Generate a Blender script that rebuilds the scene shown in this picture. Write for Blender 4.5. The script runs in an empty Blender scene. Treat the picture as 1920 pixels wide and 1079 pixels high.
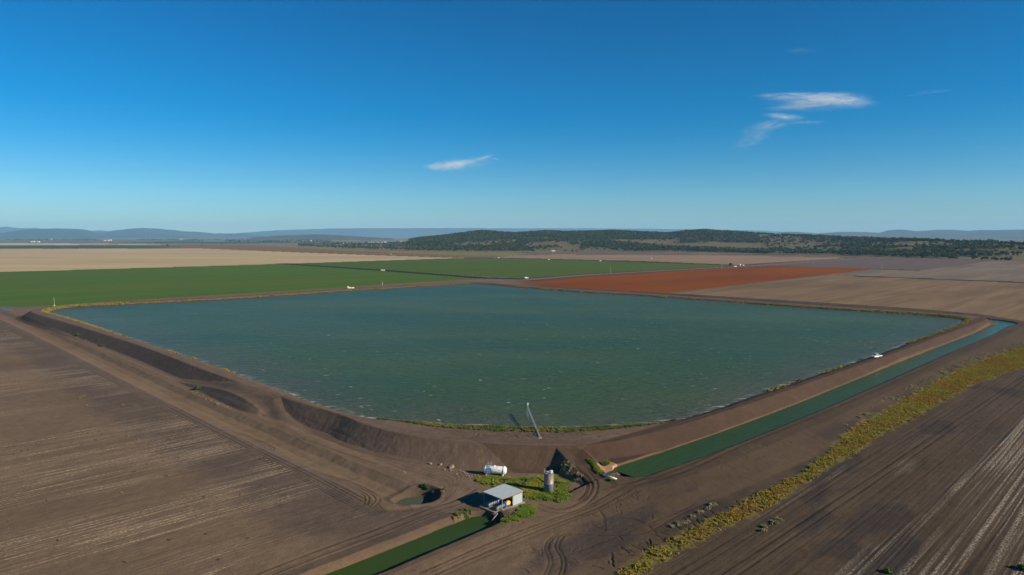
import bpy, math, random
import numpy as np
from mathutils import Vector, Matrix
random.seed(7); RNG = np.random.default_rng(11)
S = bpy.context.scene
COL = S.collection
PI = math.pi

# ------------------------------------------------------------------ camera geometry (used to lay the plan out in metres)
CAMZ, FPX, HOR = 60.0, 1280.0, 443.0
TH = math.atan((539.5-HOR)/FPX)
CT, ST = math.cos(TH), math.sin(TH)
def at(px, py, z=0.0):
    dx = px-960.0
    dy = FPX*CT + (539.5-py)*ST
    dz = -FPX*ST + (539.5-py)*CT
    t = (z-CAMZ)/dz
    return (dx*t, dy*t)
def AT(pts, z=0.0):
    return np.array([at(p[0], p[1], z if len(p) < 3 else p[2]) for p in pts])
E1 = np.array([math.cos(math.radians(45)), math.sin(math.radians(45))])   # row direction of the farm
E2 = np.array([-E1[1], E1[0]])
SUN_AZ = np.array([0.918, -0.397]); SUN_AZ = SUN_AZ/np.linalg.norm(SUN_AZ)  # towards the sun (plan)
SUN_EL = 23.0

# ------------------------------------------------------------------ small numeric helpers
def smooth_line(P, n=6, closed=False):
    P = np.asarray(P, float); N = len(P); out = []
    rng = range(N) if closed else range(N-1)
    for i in rng:
        if closed: a, b, c, d = P[(i-1) % N], P[i], P[(i+1) % N], P[(i+2) % N]
        else: a, b, c, d = P[max(i-1, 0)], P[i], P[i+1], P[min(i+2, N-1)]
        for k in range(n):
            t = k/n
            out.append(0.5*((2*b)+(c-a)*t+(2*a-5*b+4*c-d)*t*t+(3*b-a-3*c+d)*t**3))
    if not closed: out.append(P[-1])
    return np.array(out)
def pline(X, Y, P, reach, attr=None, closed=False):
    """distance to a polyline, side (+ left of travel) and attributes at the closest point"""
    P = np.asarray(P, float)
    d = np.full(X.shape, 1e6); side = np.zeros(X.shape); A = None
    if attr is not None:
        attr = np.asarray(attr, float); A = np.zeros(X.shape)
    n = len(P)
    for i in range(n if closed else n-1):
        a, b = P[i], P[(i+1) % n]
        lo = np.minimum(a, b)-reach; hi = np.maximum(a, b)+reach
        m = np.nonzero((X > lo[0]) & (X < hi[0]) & (Y > lo[1]) & (Y < hi[1]))[0]
        if not len(m): continue
        ab = b-a; L2 = max(ab@ab, 1e-9)
        qx = X[m]-a[0]; qy = Y[m]-a[1]
        t = np.clip((qx*ab[0]+qy*ab[1])/L2, 0, 1)
        dd = np.hypot(qx-t*ab[0], qy-t*ab[1])
        k = dd < d[m]
        mk = m[k]; d[mk] = dd[k]
        side[mk] = np.sign(ab[0]*qy[k]-ab[1]*qx[k])
        if A is not None: A[mk] = attr[i]*(1-t[k])+attr[(i+1) % n]*t[k]
    return (d, side) if A is None else (d, side, A)
def inside(X, Y, P):
    P = np.asarray(P, float)
    r = np.zeros(X.shape, bool)
    m = np.nonzero((X > P[:, 0].min()) & (X < P[:, 0].max()) & (Y > P[:, 1].min()) & (Y < P[:, 1].max()))[0]
    if not len(m): return r
    x, y = X[m], Y[m]; c = np.zeros(len(m), bool); j = len(P)-1
    for i in range(len(P)):
        yi, yj = P[i, 1], P[j, 1]
        if yi != yj:
            c ^= ((yi > y) != (yj > y)) & (x < (P[j, 0]-P[i, 0])*(y-yi)/(yj-yi)+P[i, 0])
        j = i
    r[m] = c
    return r
def sdist(X, Y, P, reach):
    d, _ = pline(X, Y, P, reach, closed=True)
    ins = inside(X, Y, P)
    return np.where(ins, -d, d)
def sstep(a, b, x):
    t = np.clip((x-a)/(b-a), 0, 1)
    return t*t*(3-2*t)
def vnoise(X, Y, seed=0):
    xi = np.floor(X); yi = np.floor(Y); fx = X-xi; fy = Y-yi
    fx = fx*fx*(3-2*fx); fy = fy*fy*(3-2*fy)
    def h(a, b):
        v = np.sin(a*127.1+b*311.7+seed*74.7)*43758.5453
        return v-np.floor(v)
    return (h(xi, yi)*(1-fx)+h(xi+1, yi)*fx)*(1-fy)+(h(xi, yi+1)*(1-fx)+h(xi+1, yi+1)*fx)*fy
def fbm(X, Y, s, oct=4, seed=0):
    r = 0; a = 0.5; X = X/s; Y = Y/s
    for k in range(oct):
        r = r+a*vnoise(X, Y, seed+k); X = X*2.03+3.1; Y = Y*2.03+1.7; a *= 0.5
    return r/(1-0.5**oct)

# ------------------------------------------------------------------ plan of the place
Z_W, Z_C = 3.0, 4.3          # reservoir water, bank crest
W = AT([(91,587),(108,580.5),(150,575.5),(240,571),(360,565),(480,558),(657,545.5),(720,542),(860,533.8),(900,533.3),
        (960,538),(1080,548),(1200,555),(1440,572),(1600,583),(1700,589.5),(1760,594),(1795,598),(1808,603.5),
        (1780,617),(1720,638),(1640,667),(1570,691),(1500,714),(1420,741),(1340,768),(1260,790),(1200,798),(1130,802),
        (1060,804),(1010,803),(960,803),(900,800),(840,798),(780,793),(710,787),(650,775),(600,760),(540,738),(500,722),
        (440,700),(380,679),(320,659),(250,636),(190,617),(140,601),(110,592)], Z_W)
E = AT([(60,586),(72,580),(100,574.5),(160,570.5),(240,565.5),(480,552),(657,540),(720,537),(860,529.5),(905,528.5),
        (960,533),(1080,542.5),(1200,549.5),(1440,566.3),(1600,577),(1700,583),(1780,588),(1825,593),(1848,599),
        (1819,611),(1789,621.5),(1744,637),(1700,654),(1640,675),(1570,699),(1500,723),(1420,752),(1340,777),(1293,791),(1230,808),(1160,826),
        (1110,834),(1050,838),(1000,836.5),(930,834),(830,825),(747,812),(680,794),(640,778),(567,757),(522,742),(480,728),
        (445,716),(367,688),(267,650),(150,613)], Z_C)
W = smooth_line(W, 4, True); E = smooth_line(E, 4, True)
# ramps: centre lines px,py,z then half width
PLAT = [(446,716.5,4.3),(400,713.5,2.2),(352,712,.6),(322,711,-.2),(338,718,.3),(380,724,1.7),(417,731,2.8),(445,741.5,3.0),(468,755,2.5),(486,770,1.3),(500,784,.1),
        (540,822,-.2),(590,838,-.3),(605,822,-.2),(572,793,.3),(549,770,1.7),(534,752,3.4),(523,742.5,4.3),(505,734,4.3),(475,725,4.3)]
_pz = np.array([[p[2], 0.] for p in PLAT]); PLAT_Z = smooth_line(_pz, 10, True)[:, 0]; PLAT = smooth_line(AT(PLAT), 10, True)
RAMPS = [
         ([(1062,834,4.3),(1080,853,3.3),(1103,877,2.0),(1128,900,1.0),(1155,922,0.2),(1175,938,-0.5)], 3.4)]
RAMPS = [(smooth_line(AT(r), 4), smooth_line(np.array([[p[2], 0.] for p in r]), 4)[:, 0], hw) for r, hw in RAMPS]
# raised head channel on the right
ZCH = 1.0
cl = AT([(1160,871),(1271,837.5),(1382,802),(1493,760),(1604,713),(1737,658),(1822,625)], ZCH)
cr = AT([(1180,898),(1271,872),(1382,825),(1493,781),(1604,735),(1737,678),(1850,632)], ZCH)
def closest_on(P, q):
    d = np.linalg.norm(P-q, axis=1); return P[d.argmin()]
crd = smooth_line(cr, 12)
mids = [(p+closest_on(crd, p))/2 for p in cl]
CHW = 3.9
tipp = AT([(1868,612)], ZCH)
backside = AT([(1780,589),(1600,577),(1440,566.3),(1200,549.5),(1080,542.5),(985,535)], Z_C)+E1*13.0
CH = smooth_line(np.vstack([mids[0]-E1*1.0, mids[1:], tipp, AT([(1881,605)], ZCH), backside]), 6)
# supply channel at the bottom
ZSU = -1.1
sl = AT([(609,1079),(700,1039),(771,1011),(841,982)], ZSU); sr = AT([(711,1079),(806,1039),(876,1013),(915,997)], ZSU)
s_end = (sl[3]+sr[3])/2
sdir = ((sl[3]-sl[0])/np.linalg.norm(sl[3]-sl[0])+(sr[3]-sr[0])/np.linalg.norm(sr[3]-sr[0])); sdir /= np.linalg.norm(sdir)
SHW = 3.5
SU = np.array([s_end-sdir*220, s_end-sdir*60, s_end-sdir*20, s_end+sdir*3.0])
# tail drain and sump on the left
DR = smooth_line(AT([(-260,490),(-120,540),(0,588),(83,624),(200,678),(334,741),(480,807),(602,861),(700,903),(752,926)]), 4)
SUMP = np.array(at(782, 929.5)); SUMP_R = 5.6
# tyre tracks (px, py, z)
def tr(off, s, pts): return [(off[0]+p[0]*s, off[1]+p[1]*s) for p in pts]
TRACKS = []
def add_track(pts, w=0.28, gauge=None, z=0.0, strength=1.0):
    P = smooth_line(AT(pts, z), 5)
    if gauge is None: TRACKS.append((P, w, strength)); return
    t = np.gradient(P, axis=0); t /= np.linalg.norm(t, axis=1)[:, None]+1e-9
    nrm = np.stack([-t[:, 1], t[:, 0]], 1)
    for sgn in (-1, 1): TRACKS.append((P+nrm*sgn*gauge/2, w, strength))
o2, q2 = (480,780), .2039
add_track(tr(o2,q2,[(-420,140),(-150,150),(0,205),(90,245),(148,285),(130,320),(95,322)]), .25, .9)
add_track(tr(o2,q2,[(-300,120),(-100,185),(20,250),(60,290),(50,312),(0,318)]), .25, .9, strength=.8)
add_track(tr(o2,q2,[(560,520),(860,590),(1000,655),(1095,725),(1115,790),(1060,838)]), .28, 1.0, strength=1.2)
add_track(tr(o2,q2,[(500,500),(840,635),(960,705),(1020,762),(1005,815)]), .28, .9, strength=1.1)
for k in range(7):
    add_track(tr(o2,q2,[(-700-k*30,-120+k*9),(100-k*25,300+k*10),(560-k*22,530+k*10),(1000-k*20,760+k*13),(1190-k*20,880+k*6)]), .22, strength=.75)
for k in range(4):
    add_track(tr(o2,q2,[(900+k*70,640+k*15),(1180+k*50,745+k*18),(1340+k*22,840+k*8),(1360+k*10,880)]), .22, .8, strength=.6)
for k in range(5):
    add_track(tr(o2,q2,[(1450+k*55,900-k*50),(1640+k*40,840-k*30),(1740+k*25,740-k*25),(1700+k*40,610-k*20),(1500,520-k*14),(1000,340-k*8)]), .22, strength=.5)
o3, q3 = (900,900), .2083
add_track(tr(o3,q3,[(800,480),(735,505),(695,570),(695,620),(735,690),(748,760),(715,880),(690,940)]), .3, .7, strength=.85)
add_track(tr(o3,q3,[(690,490),(620,550),(595,620),(622,690),(630,750),(600,830),(560,900)]), .3, .6, strength=.8)
add_track(tr(o3,q3,[(490,225),(580,258),(680,280),(800,268),(900,225),(1000,150),(1010,60),(940,-20),(860,-60)]), .3, 2.0, strength=.9)
add_track(tr(o3,q3,[(900,190),(960,150),(985,90),(940,20),(870,-10)]), .35, 1.2, strength=1.2)
add_track(tr(o3,q3,[(-500,860),(0,640),(300,515),(600,395),(900,285),(1250,150),(1600,0)]), .4, 2.2, strength=.9)
add_track(tr(o3,q3,[(-400,850),(0,670),(600,425),(1000,270),(1400,130)]), .4, 2.4, strength=.5)
add_track(tr(o3,q3,[(850,488),(1250,495),(1500,470),(1800,310),(2100,180)]), .25, strength=.7)
add_track(tr(o3,q3,[(650,720),(1000,600),(1400,440),(1920,230)]), .25, strength=.5)
for k in range(4):
    add_track(tr(o3,q3,[(1230+k*20,340-k*2),(1380+k*14,350+k*8),(1500+k*10,400+k*12),(1560+k*6,450+k*10)]), .22, strength=.6)
    add_track(tr(o3,q3,[(1000+k*30,400+k*12),(1060+k*22,430+k*8),(1105+k*6,400),(1110+k*4,340),(1060,260)]), .22, strength=.6)
o7, q7 = (560,700), .3513
add_track(tr(o7,q7,[(-300,1120),(0,1000),(400,850),(700,735),(840,690),(960,625)]), .4, 2.2, strength=.95)
add_track(tr(o7,q7,[(-300,1135),(0,1022),(400,872),(700,752),(900,690)]), .4, 1.8, strength=.6)
for k in range(5):
    add_track(tr(o7,q7,[(0,255+k*22),(200,330+k*22),(420,430+k*16),(640,505+k*16),(800,560+k*12),(900,600+k*10)]), .3, strength=.4+.12*(k % 3))
for k in range(6):   # down the right-hand ramp
    add_track([(1052+k*5,837,4.3),(1072+k*5,850,3.4),(1093+k*5,872,2.1),(1118+k*4,896,1.0),(1150+k*2,921,.2)], .22, strength=.8)
for k in range(3):
    add_track([(506+k*6,736,4.3),(528+k*5,758,3.2),(552+k*5,783,1.5),(590+k*6,812,.2),(650+k*4,838,0),(740,870,0)], .3, strength=.5)
P_bank = [(1150,913),(1271,882),(1382,833),(1493,788),(1604,742),(1737,684),(1850,637),(1905,615)]
add_track(P_bank, .45, 2.0, z=1.7, strength=.9)
add_track([(p[0], p[1]+7) for p in P_bank[:6]], .4, None, z=1.5, strength=.8)
# crest wheel tracks
add_track([(1000,826),(1100,829),(1200,812),(1300,785),(1420,746),(1570,695),(1700,650),(1800,612)], .5, 1.9, z=4.3, strength=.55)
add_track([(480,725),(567,753),(660,784),(747,806),(850,821),(1000,829)], .4, 1.9, z=4.3, strength=.35)
_a, _b = np.array(at(1294, 1033)), np.array(at(1826, 726)); _e = (_b-_a)/np.linalg.norm(_b-_a); _n = np.array([_e[1], -_e[0]])
for off, st_ in [(2.6, .6), (4.4, .5), (8.6, .95), (10.6, .9), (13.5, .35), (17.5, .5), (24, .4), (31, .45), (38, .5), (46, .5)]:
    TRACKS.append((np.array([_a+_n*off-_e*60, _a+_n*off+_e*60+_n*.3, _a+_n*off+_e*260]), .3, st_))
# small cracks and scrape marks
CR = []
rr = random.Random(5)
for k in range(150):
    t = rr.random(); px = 1150+t*420; py = 925-t*140+rr.uniform(-26, 26)+14
    c = np.array(at(px, py, .8)); a = rr.gauss(math.radians(112), .35); L = rr.uniform(.8, 3.2)
    v = np.array([math.cos(a), math.sin(a)])*L; CR.append((np.array([c, c+v*.5+E1*rr.uniform(-.15, .15), c+v]), .13+.06*rr.random(), rr.uniform(.2, .65)))
for k in range(46):
    px = 1130+k*7+rr.uniform(-8, 8); py = 1062-k*3.2+rr.uniform(-8, 14)
    c = np.array(at(px, py)); a = rr.gauss(math.radians(120), .5); L = rr.uniform(.7, 2.8)
    v = np.array([math.cos(a), math.sin(a)])*L; CR.append((np.array([c, c+v*.5+E1*rr.uniform(-.4, .4), c+v]), .16, rr.uniform(.9, 1.5)))
for k in range(70):
    px = rr.uniform(900, 1250); py = rr.uniform(960, 1075)
    c = np.array(at(px, py)); a = rr.gauss(math.radians(135), .8); L = rr.uniform(.6, 3.0)
    v = np.array([math.cos(a), math.sin(a)])*L; CR.append((np.array([c, c+v*.5+E1*rr.uniform(-.5, .5), c+v]), .14, rr.uniform(.3, .9)))
for k in range(60):   # slumped cracks along the crest above the near shore
    px = 840+k*5.2+rr.uniform(-6, 6); py = 817+rr.uniform(-4, 5)
    c = np.array(at(px, py, 4.2)); a = rr.gauss(math.radians(170), .6); L = rr.uniform(1., 3.5)
    v = np.array([math.cos(a), math.sin(a)])*L; CR.append((np.array([c, c+v*.5+E2*rr.uniform(-.5, .5), c+v]), .2, rr.uniform(.8, 1.6)))

def terrain(X, Y, full=False):
    X = np.asarray(X, float).ravel(); Y = np.asarray(Y, float).ravel()
    z = np.zeros(X.shape)
    near = (np.abs(Y) < 1100) & (np.abs(X) < 1100)
    idx = np.nonzero(near)[0]; x = X[idx]; y = Y[idx]
    n1 = fbm(x, y, 7, 4, 3)-.5; n2 = fbm(x, y, 1.6, 3, 9)-.5
    zz = n1*.10
    sW = sdist(x, y, W, 40); sE = sdist(x, y, E, 40)
    sW = np.where(np.abs(sW) > 1e5, np.sign(sW)*60, sW); sE = np.where(np.abs(sE) > 1e5, np.sign(sE)*60, sE)
    wob = (fbm(x, y, 5, 3, 21)-.5)
    inner = np.clip(Z_W+(sW+wob*1.2)/3.2, 0, Z_C)+n1*.12
    outer = Z_C-np.maximum(sE, 0)/1.48+np.where(sE > .4, (fbm(x, y, 1.3, 3, 55)-.5)*.13, 0)
    dam = np.where(sE <= 0, inner, outer+n1*.25)
    zz = np.maximum(zz, np.where(sE < 30, dam, -9))
    rampd = np.full(x.shape, 99.)
    for P, zc, hw in RAMPS:
        d, _, zr = pline(x, y, P, 22, zc)
        rz = np.where(d < 20, zr-np.maximum(d-hw, 0)/1.35+n1*.15, -9)
        rampd = np.where((rz > zz) & (d < hw+3), 0, rampd)
        zz = np.where(sW > 5, np.maximum(zz, rz), zz)
    # fan shaped ramp on the left bank
    d, _, zr = pline(x, y, PLAT, 14, PLAT_Z, closed=True); ins = np.nonzero(inside(x, y, PLAT))[0]
    pz = np.where(d < 14, zr-d/1.3+n1*.15, -9)
    if len(ins):
        w_ = 1/((x[ins, None]-PLAT[None, :, 0])**2+(y[ins, None]-PLAT[None, :, 1])**2+.15)**1.4
        pz[ins] = (w_*PLAT_Z[None]).sum(1)/w_.sum(1)+n1[ins]*.15
    zz = np.where(sW > 5, np.maximum(zz, pz), zz)
    # right channel
    dch, sch = pline(x, y, CH, 60)
    bank = 1.45-np.maximum(dch-(CHW+9), 0)/7.5+n1*.12
    zz = np.where((dch < 45) & (sch < 0), np.maximum(zz, bank), zz)
    zz = np.where((dch < 8.0) & True, np.maximum(zz, np.minimum(bank, 1.45)-np.where(sch < 0, 0, 5*sstep(181, 193, y))), zz)
    fill = ZCH+(Z_C-ZCH)*(dch-CHW)/np.maximum(dch-CHW+np.maximum(sE, 0), .1)+n1*.12
    zz = np.where((sch > 0) & (dch > CHW) & (dch < 13) & (sE > 0) & (sE < 11), np.maximum(zz, fill-4.5*(1-sstep(166, 182, y))), zz)
    prof = np.maximum(ZCH+(dch-CHW-np.where(sch < 0, 2.0, 0)+wob*.5)*np.where((sch < 0) & (dch > CHW-.5), 1.7, .5), -.6)
    zz = np.where((dch < 9) & ((sch < 0) | (dch < CHW+.3)), np.minimum(zz, prof), zz)
    # supply channel
    dsu, ssu = pline(x, y, SU, 40)
    prof2 = np.maximum(ZSU+(dsu-SHW-np.where(ssu < 0, 1.3, 0)+wob*.5)*np.where(((ssu < 0) | ((x-s_end[0])*sdir[0]+(y-s_end[1])*sdir[1] > -.5)) & (dsu > SHW-.4), 2.2, .72), -2.2)
    zz = np.where((dsu < 16) & (ssu < 0) & (dsu > 2), np.maximum(zz, (.3*(1-sstep(7, 15, dsu))+n1*.1)), zz)
    zz = np.where(dsu < 8, np.minimum(zz, prof2), zz)
    # drain with a low spoil ridge on its field side
    ddr, sdr = pline(x, y, DR, 60)
    fl = -.95*(1-np.where(sdr < 0, np.clip((ddr+wob*.5-1.6)/3.9, 0, 1), np.clip((ddr+wob*1.3-1.9)/3.1, 0, 1)))
    ridge = .5*np.clip(1-np.abs(ddr-7.6)/2.0, 0, 1)*(sdr < 0)+.3*np.exp(-((ddr-7.6)/1.6)**2)*(sdr > 0)
    zz = np.where((ddr < 22) & (dam < .3), zz+fl+ridge, zz)
    rs = np.hypot((x-SUMP[0])*np.where(x < SUMP[0], .78, 1.0), (y-SUMP[1])*np.where(y > SUMP[1], .85, 1.0))
    zz = np.where(rs < 9, np.minimum(zz, zz*.2-3.0*(1-sstep(2.2, SUMP_R+.4, rs+wob*.5))+.25*sstep(4, 7, rs)), zz)
    tm = np.zeros(x.shape)
    for P, w, st in TRACKS+CR:
        d, _ = pline(x, y, P, w*3)
        tm = np.maximum(tm, st*np.exp(-(d/w)**2))
    tm *= .55+.9*fbm(x, y, 3.0, 2, 40)
    zz = zz-tm*.12+n2*.075
    z[idx] = zz
    if not full: return z
    def ex(v, fill):
        o = np.full(X.shape, float(fill)); o[idx] = v; return o
    return z, dict(sW=ex(sW, 1e3), sE=ex(sE, 1e3), dch=ex(dch, 1e3), sch=ex(sch, 0), dsu=ex(dsu, 1e3), ssu=ex(ssu, 0),
                   ddr=ex(ddr, 1e3), sdr=ex(sdr, 0), rs=ex(rs, 1e3), tm=ex(tm, 0), ramp=ex(rampd, 99), wob=ex(wob, 0))
def ground_z(x, y):
    return float(terrain(np.array([x]), np.array([y]))[0])

# ------------------------------------------------------------------ materials
def mat(name):
    m = bpy.data.materials.new(name); m.use_nodes = True
    nt = m.node_tree; nt.nodes.clear()
    out = nt.nodes.new('ShaderNodeOutputMaterial'); b = nt.nodes.new('ShaderNodeBsdfPrincipled')
    nt.links.new(b.outputs[0], out.inputs[0])
    return m, nt, b
def N(nt, t, **kw):
    n = nt.nodes.new(t)
    for k, v in kw.items():
        if k == 'op': n.operation = v
        elif k == 'blend': n.data_type = 'RGBA'; n.blend_type = v
        else: setattr(n, k, v)
    return n
def setin(nt, sock, v):
    if hasattr(v, 'links') or isinstance(v, bpy.types.NodeSocket): nt.links.new(v, sock)
    else:
        if isinstance(v, (tuple, list)) and len(v) == 3 and sock.type == 'RGBA': v = (*v, 1)
        sock.default_value = v
def math_(nt, op, a, b=None, c=None, clamp=False):
    n = N(nt, 'ShaderNodeMath', op=op); n.use_clamp = clamp
    setin(nt, n.inputs[0], a)
    if b is not None: setin(nt, n.inputs[1], b)
    if c is not None: setin(nt, n.inputs[2], c)
    return n.outputs[0]
def mix(nt, f, a, b, blend='MIX'):
    n = N(nt, 'ShaderNodeMix', blend=blend)
    setin(nt, n.inputs[0], f); setin(nt, n.inputs[6], a); setin(nt, n.inputs[7], b)
    return n.outputs[2]
def pos(nt, rot=0.0, scale=(1, 1, 1)):
    g = N(nt, 'ShaderNodeNewGeometry'); m = N(nt, 'ShaderNodeMapping')
    if rot:   # rotate first, then stretch
        r = N(nt, 'ShaderNodeVectorRotate'); r.rotation_type = 'Z_AXIS'
        nt.links.new(g.outputs['Position'], r.inputs['Vector']); r.inputs['Angle'].default_value = rot
        nt.links.new(r.outputs[0], m.inputs[0])
    else: nt.links.new(g.outputs['Position'], m.inputs[0])
    m.inputs['Scale'].default_value = scale
    return m.outputs[0]
def noise(nt, vec, scale, detail=4, rough=.55, dist=0.0):
    n = N(nt, 'ShaderNodeTexNoise'); setin(nt, n.inputs['Vector'], vec)
    n.inputs['Scale'].default_value = scale; n.inputs['Detail'].default_value = detail
    n.inputs['Roughness'].default_value = rough; n.inputs['Distortion'].default_value = dist
    return n.outputs['Fac']
def ramp(nt, v, a, b, lo=0.0, hi=1.0):
    n = N(nt, 'ShaderNodeMapRange'); n.clamp = True
    setin(nt, n.inputs[0], v); n.inputs[1].default_value = a; n.inputs[2].default_value = b
    n.inputs[3].default_value = lo; n.inputs[4].default_value = hi
    return n.outputs[0]
def bump(nt, b, h, strength, dist):
    n = N(nt, 'ShaderNodeBump'); n.inputs['Strength'].default_value = strength; n.inputs['Distance'].default_value = dist
    setin(nt, n.inputs['Height'], h); nt.links.new(n.outputs[0], b.inputs['Normal'])
ROT = -math.radians(45)
def soil_mat(name, stubble=None, rowp=1.0, ustretch=.012, rlo=.47):
    """bare cracking clay from the painted 'soil' attribute; stubble = (colour, amount lo, hi, dir streak scale)"""
    m, nt, b = mat(name)
    at_ = N(nt, 'ShaderNodeAttribute'); at_.attribute_name = 'soil'
    base = at_.outputs['Color']
    p = pos(nt)
    n1 = noise(nt, p, .35, 5, .6); n2 = noise(nt, p, 2.6, 4, .7); n3 = noise(nt, p, .03, 3, .5)
    ps = pos(nt, ROT, (.025, 1.1, 1))
    st = noise(nt, ps, 1.0, 4, .65)
    v = math_(nt, 'ADD', math_(nt, 'MULTIPLY', ramp(nt, n1, .25, .75, .86, 1.14), ramp(nt, n2, .25, .75, .80, 1.2)), 0.0)
    v = math_(nt, 'MULTIPLY', v, ramp(nt, n3, .3, .7, .93, 1.08))
    col = mix(nt, 1.0, base, v, 'MULTIPLY')
    nn = N(nt, 'ShaderNodeCombineColor')
    for k in range(3): nt.links.new(v, nn.inputs[k])
    col = mix(nt, 1.0, base, nn.outputs[0], 'MULTIPLY')
    if stubble:
        c, lo, hi = stubble
        at2 = N(nt, 'ShaderNodeAttribute'); at2.attribute_name = 'straw'
        patch = at2.outputs['Fac']
        rows = noise(nt, pos(nt, ROT, (ustretch, 1.5, 1)), rowp, 3, .6)
        speck = noise(nt, pos(nt, ROT, (1.6, 2.6, 1)), 1.0, 3, .7)
        a = math_(nt, 'MULTIPLY', ramp(nt, rows, rlo, rlo+.1), ramp(nt, speck, .42, .60))
        a = math_(nt, 'MULTIPLY', a, ramp(nt, patch, lo, hi), clamp=True)
        col = mix(nt, math_(nt, 'MULTIPLY', a, .85), col, c)
        darkrow = ramp(nt, rows, .36, .48, .8, 1.0)
        cc = N(nt, 'ShaderNodeCombineColor')
        for k in range(3): nt.links.new(darkrow, cc.inputs[k])
        col = mix(nt, 1.0, col, cc.outputs[0], 'MULTIPLY')
        h = math_(nt, 'ADD', math_(nt, 'ADD', n1, math_(nt, 'MULTIPLY', n2, .45)), math_(nt, 'MULTIPLY', rows, .8))
    else:
        h = math_(nt, 'ADD', math_(nt, 'ADD', n1, math_(nt, 'MULTIPLY', n2, .45)), math_(nt, 'MULTIPLY', st, .3))
    nt.links.new(col, b.inputs['Base Color'])
    b.inputs['Roughness'].default_value = .95; b.inputs['Specular IOR Level'].default_value = .15
    bump(nt, b, h, .55, .35)
    return m
def field_mat(name, c1, c2, streak=(.004, .12), s=1.0, blot=.006, c3=None, strength=.3, lo=.40, hi=.60, rot=ROT):
    m, nt, b = mat(name)
    st = noise(nt, pos(nt, rot, (streak[0], streak[1], 1)), s, 5, .6)
    st2 = noise(nt, pos(nt, rot, (streak[0]*4, streak[1]*6, 1)), s, 3, .6)
    f = math_(nt, 'ADD', math_(nt, 'MULTIPLY', ramp(nt, st, lo, hi), .65), math_(nt, 'MULTIPLY', ramp(nt, st2, .3, .7), .35))
    col = mix(nt, f, c1, c2)
    bl = noise(nt, pos(nt, rot, (.6, 1.6, 1)), blot, 4, .55)
    if c3: col = mix(nt, math_(nt, 'MULTIPLY', ramp(nt, bl, .48, .68), .8), col, c3)
    fine = noise(nt, pos(nt), .5, 4, .7)
    cc = N(nt, 'ShaderNodeCombineColor'); fv = ramp(nt, fine, .25, .75, .8, 1.2)
    for k in range(3): nt.links.new(fv, cc.inputs[k])
    col = mix(nt, 1.0, col, cc.outputs[0], 'MULTIPLY')
    nt.links.new(col, b.inputs['Base Color'])
    b.inputs['Roughness'].default_value = .95; b.inputs['Specular IOR Level'].default_value = .1
    bump(nt, b, math_(nt, 'ADD', fine, st2), strength, .5)
    return m
def flat_mat(name, c, rough=.6, metal=0.0, var=.12, scale=3.0, spec=.4, c2=None):
    m, nt, b = mat(name)
    tc = N(nt, 'ShaderNodeTexCoord')
    n1 = noise(nt, tc.outputs['Object'], scale, 5, .6)
    col = mix(nt, ramp(nt, n1, .3, .7), tuple(x*(1-var) for x in c), tuple(min(1, x*(1+var)) for x in c))
    if c2: col = mix(nt, ramp(nt, noise(nt, tc.outputs['Object'], scale*.6, 4, .65), .52, .66), col, c2)
    nt.links.new(col, b.inputs['Base Color'])
    b.inputs['Roughness'].default_value = rough; b.inputs['Metallic'].default_value = metal
    b.inputs['Specular IOR Level'].default_value = spec
    return m
def leaf_mat(name, cs, nscale=.4, spread=.5, use_attr=False):
    """foliage with clumps of slightly different leaf colour"""
    m, nt, b = mat(name)
    n1 = noise(nt, pos(nt), nscale, 3, .6)
    col = mix(nt, ramp(nt, n1, .5-spread/2, .5+spread/2), cs[0], cs[1])
    if len(cs) > 2: col = mix(nt, ramp(nt, noise(nt, pos(nt), nscale*.23, 2, .5), .46, .62), col, cs[2])
    if use_attr:
        a = N(nt, 'ShaderNodeAttribute'); a.attribute_name = 'tone'
        col = mix(nt, 1.0, col, a.outputs['Color'], 'MULTIPLY')
    else:
        oi = N(nt, 'ShaderNodeObjectInfo')
        cc = N(nt, 'ShaderNodeCombineColor'); v = ramp(nt, oi.outputs['Random'], 0, 1, .75, 1.3)
        for k in range(3): nt.links.new(v, cc.inputs[k])
        col = mix(nt, 1.0, col, cc.outputs[0], 'MULTIPLY')
    nt.links.new(col, b.inputs['Base Color'])
    b.inputs['Roughness'].default_value = .8; b.inputs['Specular IOR Level'].default_value = .15
    try:
        tr_ = N(nt, 'ShaderNodeBsdfTranslucent'); nt.links.new(col, tr_.inputs[0])
        ms = N(nt, 'ShaderNodeMixShader'); ms.inputs[0].default_value = .22
        out = [n for n in nt.nodes if n.type == 'OUTPUT_MATERIAL'][0]
        nt.links.new(b.outputs[0], ms.inputs[1]); nt.links.new(tr_.outputs[0], ms.inputs[2]); nt.links.new(ms.outputs[0], out.inputs[0])
    except Exception: pass
    return m
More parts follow.
